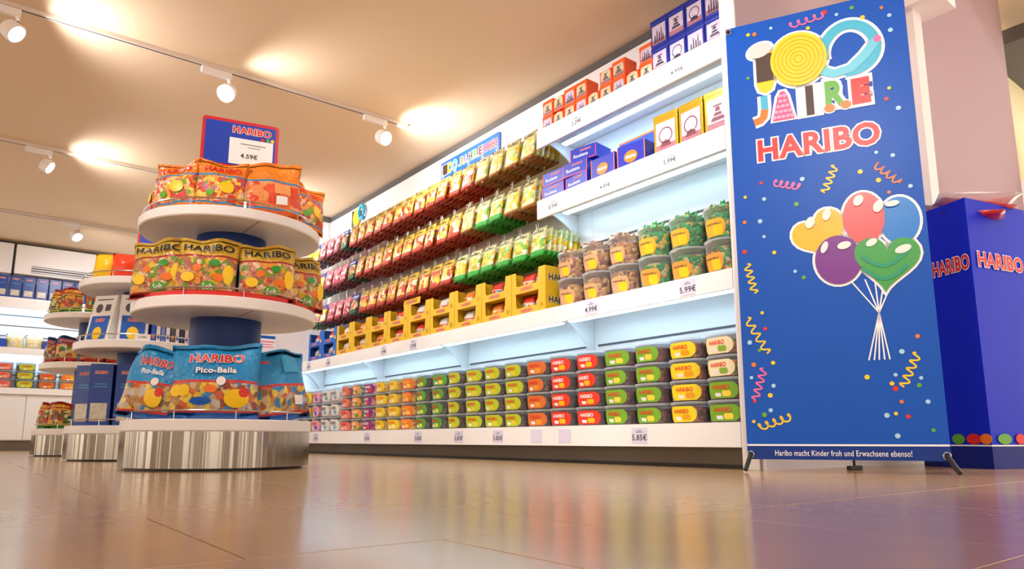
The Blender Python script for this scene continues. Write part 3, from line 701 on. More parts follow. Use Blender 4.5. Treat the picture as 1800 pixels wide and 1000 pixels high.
place((sb, celebration_parts(sw, sh)), 'wall_sign', (3.53, 5.20, 2.665), R(-90), 'long blue anniversary sign with coloured candy letters on the wall', 'sign')
e = empty('cutout_sign', (3.525, 7.5, 2.66), (0, 0, R(-90))); tag(e, 'yellow and blue candy cutout sign on the wall near the far corner', 'sign')
def torus_mesh(r, t, rx=1.0, n=24, z=0, m=None, name='ring'):
    return MB().tube([(r*rx*math.cos(6.2832*i/n), 0, z + r*math.sin(6.2832*i/n)) for i in range(n)], t, 8, True).mesh(name, m)
link('candy_wheel', MB().prism([(-.05 + .085*math.cos(.2618*i), .1 + .1*math.sin(.2618*i)) for i in range(24)], -.02, 0, 'y').mesh('candy_wheel', PYEL), e)
link('candy_loop', moved(torus_mesh(.08, .02, .8, m=PTEAL, name='candy_loop'), lambda c: Vector((c.x + .09, c.y - .02, c.z + .13)), 'candy_loop'), e)
link('candy_stick', MB().box(-.17, -.135, -.02, 0, 0, .2, bev=.008).mesh('candy_stick', PBROWN), e)
ps = empty('wall_poster', (2.81, 8.377, 1.18)); tag(ps, 'small white notice with blue header on the far wall', 'poster')
link('sheet', MB().box(-.11, .11, -.003, 0, 0, .2).mesh('sheet', PWHITE), ps)
link('header_print', MB().box(-.1, .1, -.004, -.003, .155, .19).mesh('header_print', PBLUE), ps)
link('text_print', MB().box(-.09, .09, -.004, -.003, .11, .125).box(-.09, .07, -.004, -.003, .08, .09).box(-.09, .085, -.004, -.003, .05, .06).mesh('text_print', PPINK), ps)

# ------------------------------------------------------------------ round display stands
SR = .48
RAILPOST = MB().tube([(0, 0, 0), (0, 0, .043)], .003, 6).mesh('rail_post', STEEL)
def stand(cx, cy, label):
    e = empty('round_stand', (cx, cy, 0)); tag(e, label, 'display stand', 'round display stands')
    link('base_drum', MB().lathe([(SR-.012, .012), (SR-.004, .014), (SR-.004, .19)], 72).mesh('base_drum', BRUSHED), e)
    link('plinth_foot', MB().lathe([(SR-.04, .0005), (SR-.04, .012)], 48).mesh('plinth_foot', BLACK), e)
    link('post', MB().lathe([(.185, .25), (.185, 1.33)], 40).mesh('post', NAVY), e)
    for z0, z1 in ((.19, .25), (.80, .86), (1.27, 1.325)):
        d = link('shelf_disc', MB().lathe([(.19, z0), (SR-.006, z0), (SR, z0+.006), (SR, z1-.005), (SR-.005, z1), (.186, z1)], 72).mesh('shelf_disc', WHITE), e)
        n = 64
        rail = MB().tube([((SR-.022)*math.cos(6.28318*i/n), (SR-.022)*math.sin(6.28318*i/n), z1+.042) for i in range(n)], .0045, 6, True)
        link('guard_rail', rail.mesh('guard_rail', STEEL), d)
        for i in range(10):
            a = 6.28318*i/10 + .2; link('rail_post', RAILPOST, d, ((SR-.022)*math.cos(a), (SR-.022)*math.sin(a), z1-.001))
        if z0 > .5:
            link('seam', MB().box(-.002, .002, -SR+.02, -.19, z0-.0008, z0).mesh('seam', GREYINK), d)
    return e
S1, S2, S3 = (1.135, 4.07), (1.10, 6.10), (1.035, 8.0)
stand(*S1, 'nearest round three-tier stand with gold and blue pouches')
stand(*S2, 'middle round three-tier stand with blue cartons on its base')
stand(*S3, 'furthest round three-tier stand stocked with green pouches')
def around(c, s, t, z):
    """a spot on a stand: s to the right and t towards the viewer's side of the aisle"""
    d = Vector((-c[0], -c[1], 0)).normalized(); r = Vector((-d.y, d.x, 0))
    p = Vector((c[0], c[1], 0)) + r*s + d*t
    return (p.x, p.y, z), math.atan2(d.x, -d.y)       # rz that turns local -Y to face d
def stand_bag(c, proto, name, s, t, z, face, lean, label, cat='pouch', group=None, roll=0):
    loc, rz = around(c, s, t, z)
    return place(proto, name, loc, rz + R(face), label, cat, group, rx=R(lean), ry=R(roll))

# --- nearest stand, top tier: orange pouches
OW, OH, OTK = .25, .29, .08
OM = bag_mat('film_orange', '#f5891c', '#2f8fc8', '#f08a20', ['#e8562c', '#f2a03a', '#f7d24a', '#d8402a', '#8fa838', '#f4c8a0', '#c86a8a'], hv=.70, bv=.12, cells=12, w=OW, h=OH)
OMB = bag_mat('film_orange_back', '#f5891c', '#2f8fc8', '#e86a1c', ['#f0602c', '#f47a3a', '#e84a24', '#f7a060', '#f2843a'], hv=.66, bv=.14, cells=5, w=OW, h=OH)
def printed(w, h, t, m, seed, texts, extras=(), crush=.8):
    me = bag_mesh('candy_pouch', w, h, t, m, seed, 16, 20, crush=crush); wp = bag_warp(seed, crush, t, h)
    parts = [('lettering', on_bag(text_mesh(*a), w, h, t, u, v, .0055, 'lettering', wp), []) for a, u, v in texts]
    for nm, dm, u, v in extras: parts.append((nm, on_bag(dm, w, h, t, u, v, .0045, nm, wp), []))
    return (me, parts)
def patch(rx, rz, m): # subdivided print so it follows the curve
    mb = MB(); n = 14; vs = [(0,0,0)] + [(rx*k/3*math.cos(6.2832*i/n), 0, rz*k/3*math.sin(6.2832*i/n)) for k in (1,2,3) for i in range(n)]
    fs = [(0, 1+i, 1+(i+1)%n) for i in range(n)] + [(1+k*n+i, 1+k*n+(i+1)%n, 1+(k+1)*n+(i+1)%n, 1+(k+1)*n+i) for k in (0,1) for i in range(n)]
    return mb.add(vs, fs, 0, True).mesh('print', m)
def rect(w, h, m, n=6):
    mb = MB(); vs = [((i/n-.5)*w, 0, (j/2-.5)*h) for j in range(3) for i in range(n+1)]
    return mb.add(vs, [(j*(n+1)+i, j*(n+1)+i+1, (j+1)*(n+1)+i+1, (j+1)*(n+1)+i) for j in range(2) for i in range(n)]).mesh('print', m)
ob = printed(OW, OH, OTK, OM, 1, [(('HARIBO', OH*.13, RED, .03, OW*.72), .5, .80)], [('printed_candy', patch(.035, .035, PYEL), .62, .42), ('printed_candy', patch(.02, .018, PGREEN), .3, .3), ('printed_candy', patch(.022, .02, RED), .74, .22)])
obb = printed(OW*1.22, OH*1.1, OTK, OMB, 2, [], [('barcode_panel', rect(.06, .045, PWHITE), .6, .3), ('text_panel', rect(.09, .06, mat('print_peach', '#f7a566', .5)), .62, .5)])
def bars(w, h):
    mb = MB(); x = -w/2
    for i in range(14):
        ww = (.0015, .003, .002)[i % 3]; mb.box(x, x+ww, -.0004, 0, -h/2, h/2); x += w/14
    return mb.mesh('barcode', PBLACK)
Zt = 1.326
for s, t, f, l, rl, pr, nm in ((-.40, .02, -88, -6, 4, ob, 'seen edge-on at the far left of the top tier'), (-.29, .27, -34, -8, -4, ob, 'second from left on the top tier'), (-.075, .36, -4, -8, 2, ob, 'facing out at the middle of the top tier'),
                            (.205, .325, 12, -6, -3, obb, 'turned to show its back on the top tier'), (.395, .16, 38, -8, 6, ob, 'at the right edge of the top tier'), (.36, -.1, 75, -4, 0, ob, 'behind at the right of the top tier'), (-.30, -.22, -120, -4, 0, ob, 'at the rear left of the top tier')):
    stand_bag(S1, pr, 'candy_pouch', s, t, Zt, f, l, 'orange candy pouch %s' % nm, group='orange pouches on the nearest stand', roll=rl)
# sign on top
def sign_proto(w=.42, h=.29):
    frame = MB().prism(sign_board(w, h, .02), -.006, .006, 'y').mesh('frame', mat('sign_red', '#d0202c', .35))
    panel = MB().box(-w/2+.018, w/2-.018, -.008, -.006, .012, h-.02).mesh('panel', mat('sign_blue', '#1640b8', .35))
    paper = MB().box(-.06, w/2-.03, -.0095, -.008, .02, h*.62).mesh('price_sheet', PWHITE)
    t = moved(text_mesh('HARIBO', .042, RED, .03, .21, .05, PWHITE), lambda c: Vector((c.x + .06, c.y - .0105, c.z + h*.80)), 'lettering')
    p = moved(text_mesh('4.59€', .03, PBLACK, .02), lambda c: Vector((c.x + .05, -.0102, c.z + h*.26)), 'price')
    ln = MB().box(0, .14, -.0102, -.0095, h*.5, h*.515).box(.04, .11, -.0102, -.0095, h*.44, h*.452).mesh('small_print', GREYINK)
    dots = MB()
    for x, m_ in ((.12, 0), (.15, 1), (.175, 2)): dots.add([(x+.011*math.cos(.785*i), -.0102, h*.66+.011*math.sin(.785*i)) for i in range(8)], [tuple(range(8))], m_)
    stem = MB().tube([(0, .01, -.36), (0, .01, .1)], .006, 8).mesh('stem', STEEL)
    foot = MB().lathe([(.05, -.364), (.05, -.358), (.012, -.354)], 20, (0, .01)).mesh('foot', STEEL)
    return (None, [('frame', frame, []), ('panel', panel, [('price_sheet', paper), ('lettering', t), ('price', p), ('small_print', ln), ('printed_candy', dots.mesh('printed_candy', [RED, PGREEN, PYEL]))]), ('stem', stem, []), ('foot', foot, [])])
SP = sign_proto()
loc, rz = around(S1, .01, .02, 1.700)
place(SP, 'price_sign', loc, rz + R(3), 'red-framed blue price sign standing on top of the nearest stand', 'sign', rx=R(-2))
# --- nearest stand, middle tier: gold pouches
GW, GH, GTK = .30, .315, .09
GM = bag_mat('film_gold_big', '#d9b13a', '#a8281e', '#b8242c', ['#c07a54', '#d8a070', '#c44a3a', '#e8c020', '#d8906a', '#7a9a30', '#b86a5a', '#efd0a0', '#f0a03a'], hv=.70, bv=.07, cells=12, w=GW, h=GH)
gb = printed(GW, GH, GTK, GM, 3, [(('HARIBO', GH*.12, PBLACK, .03, GW*.80, .02, mat('gold_pale', '#f0dc98', .4)), .5, .825), (('Soft', .03, PWHITE, .02, .05), .55, .16)],
             [('printed_badge', patch(.042, .026, PGREEN), .55, .16), ('printed_badge', patch(.027, .018, mat('print_leaf', '#2f9a34', .4)), .62, .56), ('printed_candy', patch(.026, .05, PYEL), .85, .38), ('printed_candy', patch(.032, .026, PYEL), .22, .3), ('printed_candy', patch(.022, .018, PORANGE), .36, .45), ('printed_candy', patch(.03, .02, PORANGE), .7, .32)])
Zm = .861
for s, t, f, l, rl, nm in ((-.335, .26, -24, -7, -3, 'leftmost on the middle tier'), (-.115, .37, -6, -7, 2, 'left of centre on the middle tier'), (.19, .35, 6, -7, -1, 'right of centre on the middle tier'), (.385, .155, 30, -5, 0, 'partly hidden right of the middle tier'), (.40, -.12, 75, -5, 4, 'at the right rim of the middle tier'),
                        (-.36, -.1, -100, -5, 0, 'at the rear left of the middle tier')):
    stand_bag(S1, gb, 'candy_pouch', s, t, Zm, f, l, 'gold candy pouch with black lettering, %s' % nm, group='gold pouches on the nearest stand', roll=rl)
strip = MB().lathe([(SR-.032, 0), (SR-.032, .028)], 40, a0=R(150), a1=R(330)).mesh('shelf_strip', RED)
loc = (S1[0], S1[1], .8615); place((strip, []), 'shelf_strip', loc, 0, 'red printed strip behind the rail of the middle tier', 'strip')
# --- nearest stand, base tier: blue pouches
BW, BH, BTK = .42, .375, .11
BM = bag_mat('film_sky', '#2196d8', '#d83a34', '#1f62b8', ['#b88a4a', '#e8c83a', '#8a6a4a', '#3a8ac8', '#d86a3a', '#c8b08a', '#a0523a', '#f0d860', '#c8c0b8'], hv=.50, bv=.08, cells=13, w=BW, h=BH)
SKY = mat('print_sky_light', '#3fb0ea', .4)
bb = printed(BW, BH, BTK, BM, 5, [(('HARIBO', BH*.12, RED, .03, BW*.60, .035, PWHITE), .5, .80), (('Pico-Balla', BH*.08, PWHITE, .03, BW*.45, .05, mat('print_navy', '#173a8c', .4)), .5, .63)],
             [('printed_ball', patch(.022, .022, PWHITE), .56, .485), ('printed_candy', patch(.028, .03, PYEL), .16, .36), ('printed_candy', patch(.028, .03, PYEL), .08, .36), ('printed_candy', patch(.05, .02, PBLUE), .35, .22), ('printed_candy', patch(.06, .045, PYEL), .74, .26), ('printed_candy', patch(.025, .025, RED), .82, .34), ('printed_candy', patch(.03, .02, PORANGE), .45, .38)])
bs = printed(BW*.85, BH*.95, BTK, BM, 6, [(('HARIBO', BH*.11, RED, .03, BW*.4, .035, PWHITE), .5, .78), (('Pico-Balla', BH*.07, PWHITE, .03, BW*.3), .5, .64)], [('printed_ball', patch(.02, .02, PWHITE), .6, .5), ('printed_candy', patch(.05, .045, PYEL), .62, .28), ('printed_candy', patch(.022, .022, RED), .7, .36)])
bk = printed(BW*.82, BH, BTK, BM, 8, [(('HARIBO', BH*.05, RED, .03, BW*.16, .035, PWHITE), .3, .83)], [('text_panel', rect(.1, .09, SKY), .7, .78), ('barcode_panel', rect(.06, .05, PWHITE), .75, .26)])
Zb = .251
for s, t, f, l, rl, pr, nm in ((-.03, .388, -3, -6, 0, bb, 'facing front at the middle'), (-.075, .268, -4, -4, 0, bs, 'just behind the front one'), (-.345, .245, -30, -12, 6, bs, 'leaning to the left'), (-.40, -.06, -82, -8, -6, bs, 'slumped at the left rim'),
                           (.31, .255, 26, -10, -7, bk, 'showing its back at the right'), (.37, -.06, 80, -6, 0, bs, 'behind at the right rim'), (-.33, -.18, -120, -5, 0, bs, 'at the rear left')):
    stand_bag(S1, pr, 'candy_pouch', s, t, Zb, f, l, 'large sky-blue candy pouch on the base tier, %s' % nm, group='blue pouches on the nearest stand', roll=rl)

# --- middle stand
def window_carton(w=.15, d=.1, h=.44):
    body = MB().box(-w/2, w/2, 0, d, 0, h, bev=.002).mesh('carton', mat('carton_royal', '#123f9a', .35))
    win = MB().box(-w*.36, w*.36, -.002, 0, .03, h*.36).mesh('window_print', mat('window_pale', '#cfc8b8', .3, var=.5, bscale=30))
    t = moved(text_mesh('HARIBO', .022, RED, .03, w*.55, .05, PWHITE), lambda c: Vector((c.x, c.y-.003, h*.86+c.z)), 'lettering')
    ln = MB().box(-w*.3, w*.3, -.0015, 0, h*.62, h*.63).box(-w*.25, w*.25, -.0015, 0, h*.665, h*.675).mesh('small_print', PTEAL)
    return (body, [('window_print', win, []), ('lettering', t, []), ('small_print', ln, [])])
WC = window_carton()
for n, (s, t, f) in enumerate(((-.375, .13, -40), (-.26, .31, -14), (-.09, .36, -4), (.1, .36, 6), (.28, .28, 20))):
    stand_bag(S2, WC, 'gift_carton', s, t, .251, f, 0, 'tall blue window carton on the middle stand base, %s from the left' % ORD[n], 'carton', 'tall blue cartons')
def wedge_box(w=.2, d=.12, h=.36):
    body = MB().prism([(0, 0), (d, 0), (d*.75, h), (d*.62, h)], -w/2, w/2, 'x').mesh('box_body', PWHITE)
    sl = lambda c: Vector((c.x, c.y + d*.62*(c.z/h) - .003, c.z))
    p = moved(MB().box(-w*.4, w*.4, -.001, 0, .02, h*.55).mesh('blue_panel', PBLUE), sl, 'blue_panel')
    y = moved(disc(w*.2, .05, PYEL, 12, 0, h*.18), lambda c: Vector((c.x, c.y + d*.62*(c.z/h) - .0055, c.z)), 'printed_candy')
    t = moved(text_mesh('HARIBO', .024, RED, .03, w*.4, .05, PWHITE), lambda c: sl(Vector((c.x, c.y - .003, c.z + h*.46))), 'lettering')
    g = moved(disc(w*.14, .035, GREYINK, 14, -w*.18, h*.72), sl, 'round_print')
    g2 = moved(MB().box(w*.1, w*.32, -.001, 0, h*.66, h*.8).box(-w*.35, w*.35, -.001, 0, h*.9, h*.92).mesh('square_print', GREYINK), sl, 'square_print')
    return (body, [('blue_panel', p, [('printed_candy', y), ('lettering', t)]), ('round_print', g, []), ('square_print', g2, [])])
WB = wedge_box()
for n, (s, t, f) in enumerate(((-.33, .2, -42), (-.09, .33, -6))):
    stand_bag(S2, WB, 'wedge_box', s, t, .861, f, 0, 'white wedge-shaped gift box with blue panel, %s on the middle stand' % ('left' if n == 0 else 'centre'), 'box', 'wedge gift boxes', roll=0)
SPINE = ['#2a5ac8', '#e8e6ea', '#7a8ad8', '#f2f0ee', '#5a5a62', '#dcd8e4', '#3a3a44', '#e8d8f0', '#f0d88a', '#f4f2f4', '#6a4a9a', '#d8d4d8', '#c8b0d8']
cols13 = ['royal blue', 'pale grey', 'periwinkle', 'white', 'charcoal', 'silver-lilac', 'near-black', 'pale lilac', 'straw-yellow', 'bright white', 'violet', 'light grey', 'mauve']
for n, c in enumerate(SPINE[:11]):
    me = MB().box(-.013, .013, 0, .14, 0, .215 - .01*(n % 3), bev=.002).mesh('comic_book', mat('spine_%d' % n, c, .45))
    sp = MB().box(-.008, .008, -.0012, 0, .03, .06).mesh('spine_print', PORANGE if n % 4 == 0 else PBLUE)
    stand_bag(S2, (me, [('spine_print', sp, [])]), 'book', .05 + .0325*n, .36 - .0012*n*n, .861, 3 + 2.2*n, 0, '%s slim book leaning in the row on the middle stand' % cols13[n], 'book', 'slim books on the middle stand')
lt = MB().box(-.05, .05, -.002, 0, 0, .04).mesh('rail_ticket', PWHITE)
loc, rz = around(S2, -.02, .462, .862); place((lt, [('lettering', moved(text_mesh('5.99€', .016, GREYINK, .01), lambda c: Vector((c.x, -.003, c.z+.02)), 'lettering'), [])]), 'rail_ticket', loc, rz, 'small white ticket on the rail of the middle stand', 'price ticket')
YB = bag_mesh('candy_pouch', .17, .2, .09, mat('film_plain_yellow', '#ffd010', .3, coat=.3, bump=.4, bscale=14), 2); RB_ = bag_mesh('candy_pouch', .2, .2, .1, mat('film_plain_red', '#f0401c', .3, coat=.3, bump=.4, bscale=14), 3)
for s, t, f, me, l in ((-.31, .27, -20, YB, 'bright yellow'), (-.17, .34, -8, RB_, 'left glossy red'), (.02, .36, 0, RB_, 'middle glossy red'), (.22, .32, 12, RB_, 'right glossy red')):
    stand_bag(S2, (me, []), 'candy_pouch', s, t, 1.326, f, -14, '%s pouch on the top tier of the middle stand' % l, group='plain pouches on the middle stand')
loc, rz = around(S2, .08, -.1, 1.700); place(SP, 'price_sign', loc, rz + R(-20), 'red-framed price sign on the middle stand, half hidden by the nearest stand', 'sign', rx=R(-2))
# --- furthest stand
FW, FH = .2, .24
FM = bag_mat('film_far_green', '#b82828', '#e8d020', '#2f8a30', ['#c83a20', '#e8b020', '#4a8a30', '#7a5a30', '#d86a2a', '#2f6a2a', '#e8d8a0'], hv=.74, bv=.12, cells=7, w=FW, h=FH)
FM2 = bag_mat('film_far_blue', '#2a3a80', '#d83a2c', '#c8342a', ['#c83a30', '#e8c030', '#3a8a3a', '#d8c8b0', '#8a3a2a'], hv=.72, bv=.12, cells=7, w=FW, h=FH)
fb = printed(FW, FH, .07, FM, 4, [(('HARIBO', FH*.11, PYEL, .03, FW*.7), .5, .84)]); fb2 = printed(FW, FH, .07, FM2, 6, [(('HARIBO', FH*.11, RED, .03, FW*.7, .04, PWHITE), .5, .82)])
for z, pr, nm in ((.251, fb, 'base'), (.861, fb2, 'middle'), (1.326, fb, 'top')):
    for n, (s, t, f) in enumerate(((-.40, .12, -60), (-.26, .31, -20), (-.05, .38, -4), (.16, .36, 10), (.34, .22, 32))):
        stand_bag(S3, pr, 'candy_pouch', s, t, z, f, -7, '%s pouch on the %s tier of the furthest stand, %s from the left' % ('blue-topped' if pr is fb2 else 'red-topped green', nm, ORD[n]), group='pouches on the furthest stand')

# ------------------------------------------------------------------ back wall: cabinets, shelves, air conditioner
bw = fixture('back_wall_shelving', (-1.2, 12.0, 0), 'white shelving with lower cabinets on the distant back wall', 'shelving')
part('kick_plate', MB().box(-4, 2.3, 12.03, 12.06, .001, .14), KICK, bw)
part('cabinet_body', MB().box(-4, 2.3, 12.02, 12.29, .141, .77), WHITE, bw)
for i in range(8):
    x0 = -3.97 + .785*i
    d = part('cabinet_door', MB().box(x0, x0+.775, 12.0, 12.019, .15, .765, bev=.003), WHITE2, bw)
    if i == 5: link('blue_notice', MB().box(.06, .26, 11.996, 12.0, .42, .66).mesh('blue_notice', PBLUE), d)
part('counter_top', MB().box(-4, 2.3, 11.97, 12.29, .772, .86, bev=.004), WHITE, bw)
part('back_panel', MB().box(-4, 2.3, 12.27, 12.295, .862, 2.12), WHITE2, bw)
for z in (1.05, 1.6, 1.75, 1.9): part('panel_slot', MB().box(-4, 2.3, 12.265, 12.27, z, z+.012), GREYINK, bw)
for z0, z1 in ((1.325, 1.42), (1.97, 2.125)):
    p = part('shelf_board', MB().box(-4, 2.3, 12.02, 12.268, z1-.03, z1).box(-4, 2.3, 12.0, 12.02, z0, z1), WHITE, bw)
    link('light_strip', MB().box(-3.9, 2.2, 12.06, 12.1, z1-.055, z1-.031).mesh('light_strip', LED), p)
for n in range(9):
    x = .30 + .158*n
    me = window_carton(.14, .1, .31)
    place(me, 'gift_carton', (x, 12.03, 2.1255), 0, 'small blue window carton on the back wall top shelf, %s from the left' % ORD[n], 'carton', 'blue cartons on the back wall')
BKT = {'a': TUBS['coral'], 'b': TUBS['lime'], 'c': TUBS['orange'], 'd': TUBS['fruit']}
for i in range(6):
    for j in range(3 if i % 4 < 2 else 2):
        k = 'abcdab'[i]
        place(BKT[k], 'sweet_tub', (.43 + .262*i, 12.10, .861 + .1195*j), R(random.uniform(-6, 6)), '%s tub on the back wall counter, %s column from the left, %s' % ({'a': 'coral', 'b': 'lime', 'c': 'orange', 'd': 'fruit'}[k], ORD[i], ('lowest', 'middle', 'top')[j]), 'tub', 'tubs on the back wall counter')
bx_m = MB().box(-.1, .1, 0, .12, 0, .12, bev=.004).mesh('candy_box', mat('box_royal', '#1a4ab8', .4)); bx_y = bag_mesh('candy_pouch', .28, .22, .1, bag_mat('film_wall_yellow', '#f0b81c', '#e86a1c', '#e8a01c', ['#f2c01c', '#f0a01c', '#f7d84a'], w=.28, h=.22), 3); bx_w = bag_mesh('candy_pouch', .22, .2, .1, bag_mat('film_wall_white', '#e8e0c8', '#e8c83a', '#d8d0b0', ['#f2e8d0', '#e8d8a0', '#d8c8b0', '#f0d060'], w=.22, h=.2), 5)
for n, (x, me, nm, l, c) in enumerate(((.33, bx_m, 'candy_box', 'small royal blue box', 'box'), (.53, bx_w, 'candy_pouch', 'left cream pouch', 'pouch'), (.76, bx_w, 'candy_pouch', 'right cream pouch', 'pouch'), (.96, bx_m, 'candy_box', 'royal blue box left of yellow pouch', 'box'), (1.19, bx_y, 'candy_pouch', 'wide yellow pouch', 'pouch'), (1.5, bx_y, 'candy_pouch', 'yellow pouch behind the furthest stand', 'pouch'))):
    y = 12.03 if me is bx_m else 12.12
    place((me, []), nm, (x, y, 1.4205), 0, '%s on the back wall middle shelf' % l, c, 'goods on the back wall middle shelf', rx=R(-4) if me is not bx_m else 0)
ac = fixture('air_conditioner', (1.0, 11.98, 2.3), 'white wall-mounted air conditioner with dark slot above blue cartons', 'air conditioner')
part('casing', MB().box(.42, 1.95, 12.02, 12.298, 2.47, 2.90, bev=.02), WHITE, ac)
part('outlet_slot', MB().box(.62, 1.9, 12.012, 12.022, 2.50, 2.60), mat('slot_grey', '#6c6a70', .6), ac)
for i in range(3): part('louvre', MB().box(.62, 1.9, 11.995, 12.012, 2.505+.034*i, 2.517+.034*i), WHITE2, ac)
part('side_gap', MB().box(.395, .415, 12.1, 12.298, 2.47, 2.90), COVE, ac)
part('bulkhead_panel', MB().box(-1.5, .39, 12.05, 12.298, 2.47, 2.90), WHITE2, ac)

# ------------------------------------------------------------------ ceiling tracks and spot heads
TRK = mat('track_white', '#e2d6cb', .45)
def track(y, x0, x1, n):
    e = empty('ceiling_track', (x0, y, CZ)); tag(e, ['white lighting track nearest the viewer, ending above the hanging pouches', 'white lighting track behind the nearest one', 'white lighting track furthest away near the back wall', 'added unseen lighting track overhead, just ahead of the viewer', 'added unseen lighting track straight above the viewer'][n], 'light track', 'ceiling lighting tracks')
    link('rail', MB().box(0, x1-x0, -.02, .02, -.032, -.0005, bev=.002).mesh('rail', TRK), e)
    link('slot', MB().box(.01, x1-x0-.09, -.006, .006, -.0335, -.0322).mesh('slot', PBROWN), e)
    link('end_feed', MB().box(x1-x0-.10, x1-x0, -.019, .019, -.048, -.0325, bev=.003).mesh('end_feed', TRK), e)
track(.13, -3.5, 2.5, 4); track(2.73, -3.5, 2.5, 3); track(5.33, -3.5, 2.93, 0); track(7.92, -3.5, 2.9, 1); track(10.5, -3.5, 2.3, 2)  # first two tracks are added out of view to carry fill spotlights
LENS = mat('lamp_lens', (1.0, .95, .88), .3, emit=22.0); LENS2 = mat('lamp_lens_dim', (.95, .93, .9), .25, emit=.25)
def head(x, y, d, label, lens=LENS, watts=SPOT_W, aim=None, cone=160):
    d = Vector(d).normalized(); e = empty('track_spotlight', (x, y, CZ-.034)); tag(e, label, 'spotlight', 'track spotlights')
    link('adapter', MB().box(-.11, .11, -.018, .018, -.05, -.0, bev=.004).mesh('adapter', WHITE), e)
    link('neck', MB().tube([(.09, 0, -.05), (.10, 0, -.085), (.085, -.005, -.11)], .012, 8).mesh('neck', WHITE), e)
    q = d.to_track_quat('Z', 'Y').to_matrix().to_4x4(); base = Matrix.Translation((.08, -.01, -.165)) @ q
    def mv(me, n): return moved(me, lambda c: base @ c, n)
    h = link('lamp_head', mv(MB().lathe([(.03, -.055), (.06, -.045), (.066, .0), (.066, .028), (.056, .030), (.054, .012)], 32).mesh('h', WHITE), 'lamp_head'), e)
    link('lens', mv(MB().lathe([(.002, .014), (.052, .013)], 32).mesh('l', lens), 'lens'), h)
    link('reflector_ring', mv(MB().lathe([(.024, .015), (.026, .019), (.03, .015)], 24).mesh('l', STEEL), 'reflector_ring'), h)
    if watts:
        p = Vector((x+.08, y-.01, CZ-.034-.165)) + d*.05
        light('spot_beam', 'SPOT', p, aim or d, watts, (1.0, .97, .96), spot_size=R(cone), spot_blend=.7, shadow_soft_size=.05)
head(-.05, 5.33, (.55, -.35, -.55), 'bright track spotlight at the left edge of the photo', aim=(.9, -.1, -.25))
head(1.29, 5.33, (-.5, -.62, -.62), 'ring-shaped track spotlight above the nearest stand', LENS2, aim=(.9, -.15, -.25))
head(2.62, 5.33, (.25, -.75, -.45), 'bright track spotlight at the track end by the wall', aim=(.9, -.1, -.2))
head(-.6, 2.73, (.9, .45, -.5), 'added unseen fill spotlight left of the viewer aimed at the long shelving', watts=50, cone=75)  # added out of view as front fill on the shelving
head(.9, 2.73, (.8, .5, -.6), 'added unseen fill spotlight above the viewer aimed at the shelving', watts=45, cone=80)  # second added fill lamp for the shelf fronts
head(2.0, 2.73, (.8, -.3, -.9), 'added unseen fill spotlight overhead near the banner', watts=35, cone=90)  # third added fill lamp, also out of view
head(.6, .13, (2.5, 1.5, -1.5), 'added unseen spotlight that brightens the blue banner', watts=100, cone=78)  # lamp added behind the camera to brighten the banner
head(.36, 7.92, (.8, -.35, -.5), 'small bright spotlight on the second track', aim=(.9, -.1, -.25))
head(2.2, 7.92, (.6, -.5, -.6), 'spotlight on the second track hidden behind the nearest stand', aim=(.9, -.1, -.3))
head(.9, 10.5, (.4, -.6, -.7), 'furthest spotlight, added out of sight on the third track to brighten the back', aim=(.1, .7, -.6), watts=60)  # unseen lamp added to brighten the back wall goods

# ------------------------------------------------------------------ X-banner
A27 = R(27); BDIR = Vector((math.sin(A27), -math.cos(A27), 0)); BBACK = Vector((math.cos(A27), math.sin(A27), 0))
BO = Vector((2.98, 2.02, .06)); BUP = (Vector((0, 0, 2.24)) + BBACK*.04).normalized(); BWD, BHT = .83, 2.24
BN = BDIR.cross(BUP).normalized()
if BN.dot(BO) > 0: BN = -BN
ban = empty('x_banner', (BO + BDIR*BWD/2).to_tuple()[:2] + (0,)); tag(ban, 'tall blue anniversary banner on a black X-shaped stand', 'banner')
BL_ = Vector(ban.location)
def sag(s, t):
    """the cloth is stretched flat by the four poles"""
    u, v = s/BWD, t/BHT
    return 0.0
def BP(s, t, lift=0.0): return BO + BDIR*s + BUP*t + BN*(lift + sag(s, t)) - BL_
NS, NT = 16, 40
mb = MB(); vs = [BP(BWD*i/NS, BHT*j/NT) for j in range(NT+1) for i in range(NS+1)]
mb.add(vs, [(j*(NS+1)+i, j*(NS+1)+i+1, (j+1)*(NS+1)+i+1, (j+1)*(NS+1)+i) for j in range(NT) for i in range(NS)], 0, True)
for i in range(len(vs)): vs[i] = vs[i] - BN*.002
mb.add(vs, [(j*(NS+1)+i, (j+1)*(NS+1)+i, (j+1)*(NS+1)+i+1, j*(NS+1)+i+1) for j in range(NT) for i in range(NS)], 0, True)
def banner_mat():
    m = mat('banner_vinyl', '#0554bd', .42, spec=.3, bump=.06, bscale=3); nt = m.node_tree; b = nt.nodes['Principled BSDF']
    return m
cloth = link('cloth', mb.mesh('cloth', banner_mat()), ban)
LAY = .0014
def on_banner(me, s, t, layer, name='lettering', parent=None):
    o = moved(me, lambda c: BP(s + c.x, t + c.z, LAY*layer - c.y), name)
    return link(name, o, parent or ban)
def poly(pts, m, layer, name, holes=None):
    mb = MB()
    mb.add([BP(s, t, LAY*layer) for s, t in pts], [tuple(range(len(pts)))], 0)
    return link(name, mb.mesh(name, m), ban)
def ell(cx, cy, rx, ry, rot=0, n=28):
    return [(cx + rx*math.cos(6.2832*i/n)*math.cos(rot) - ry*math.sin(6.2832*i/n)*math.sin(rot), cy + rx*math.cos(6.2832*i/n)*math.sin(rot) + ry*math.sin(6.2832*i/n)*math.cos(rot)) for i in range(n)]
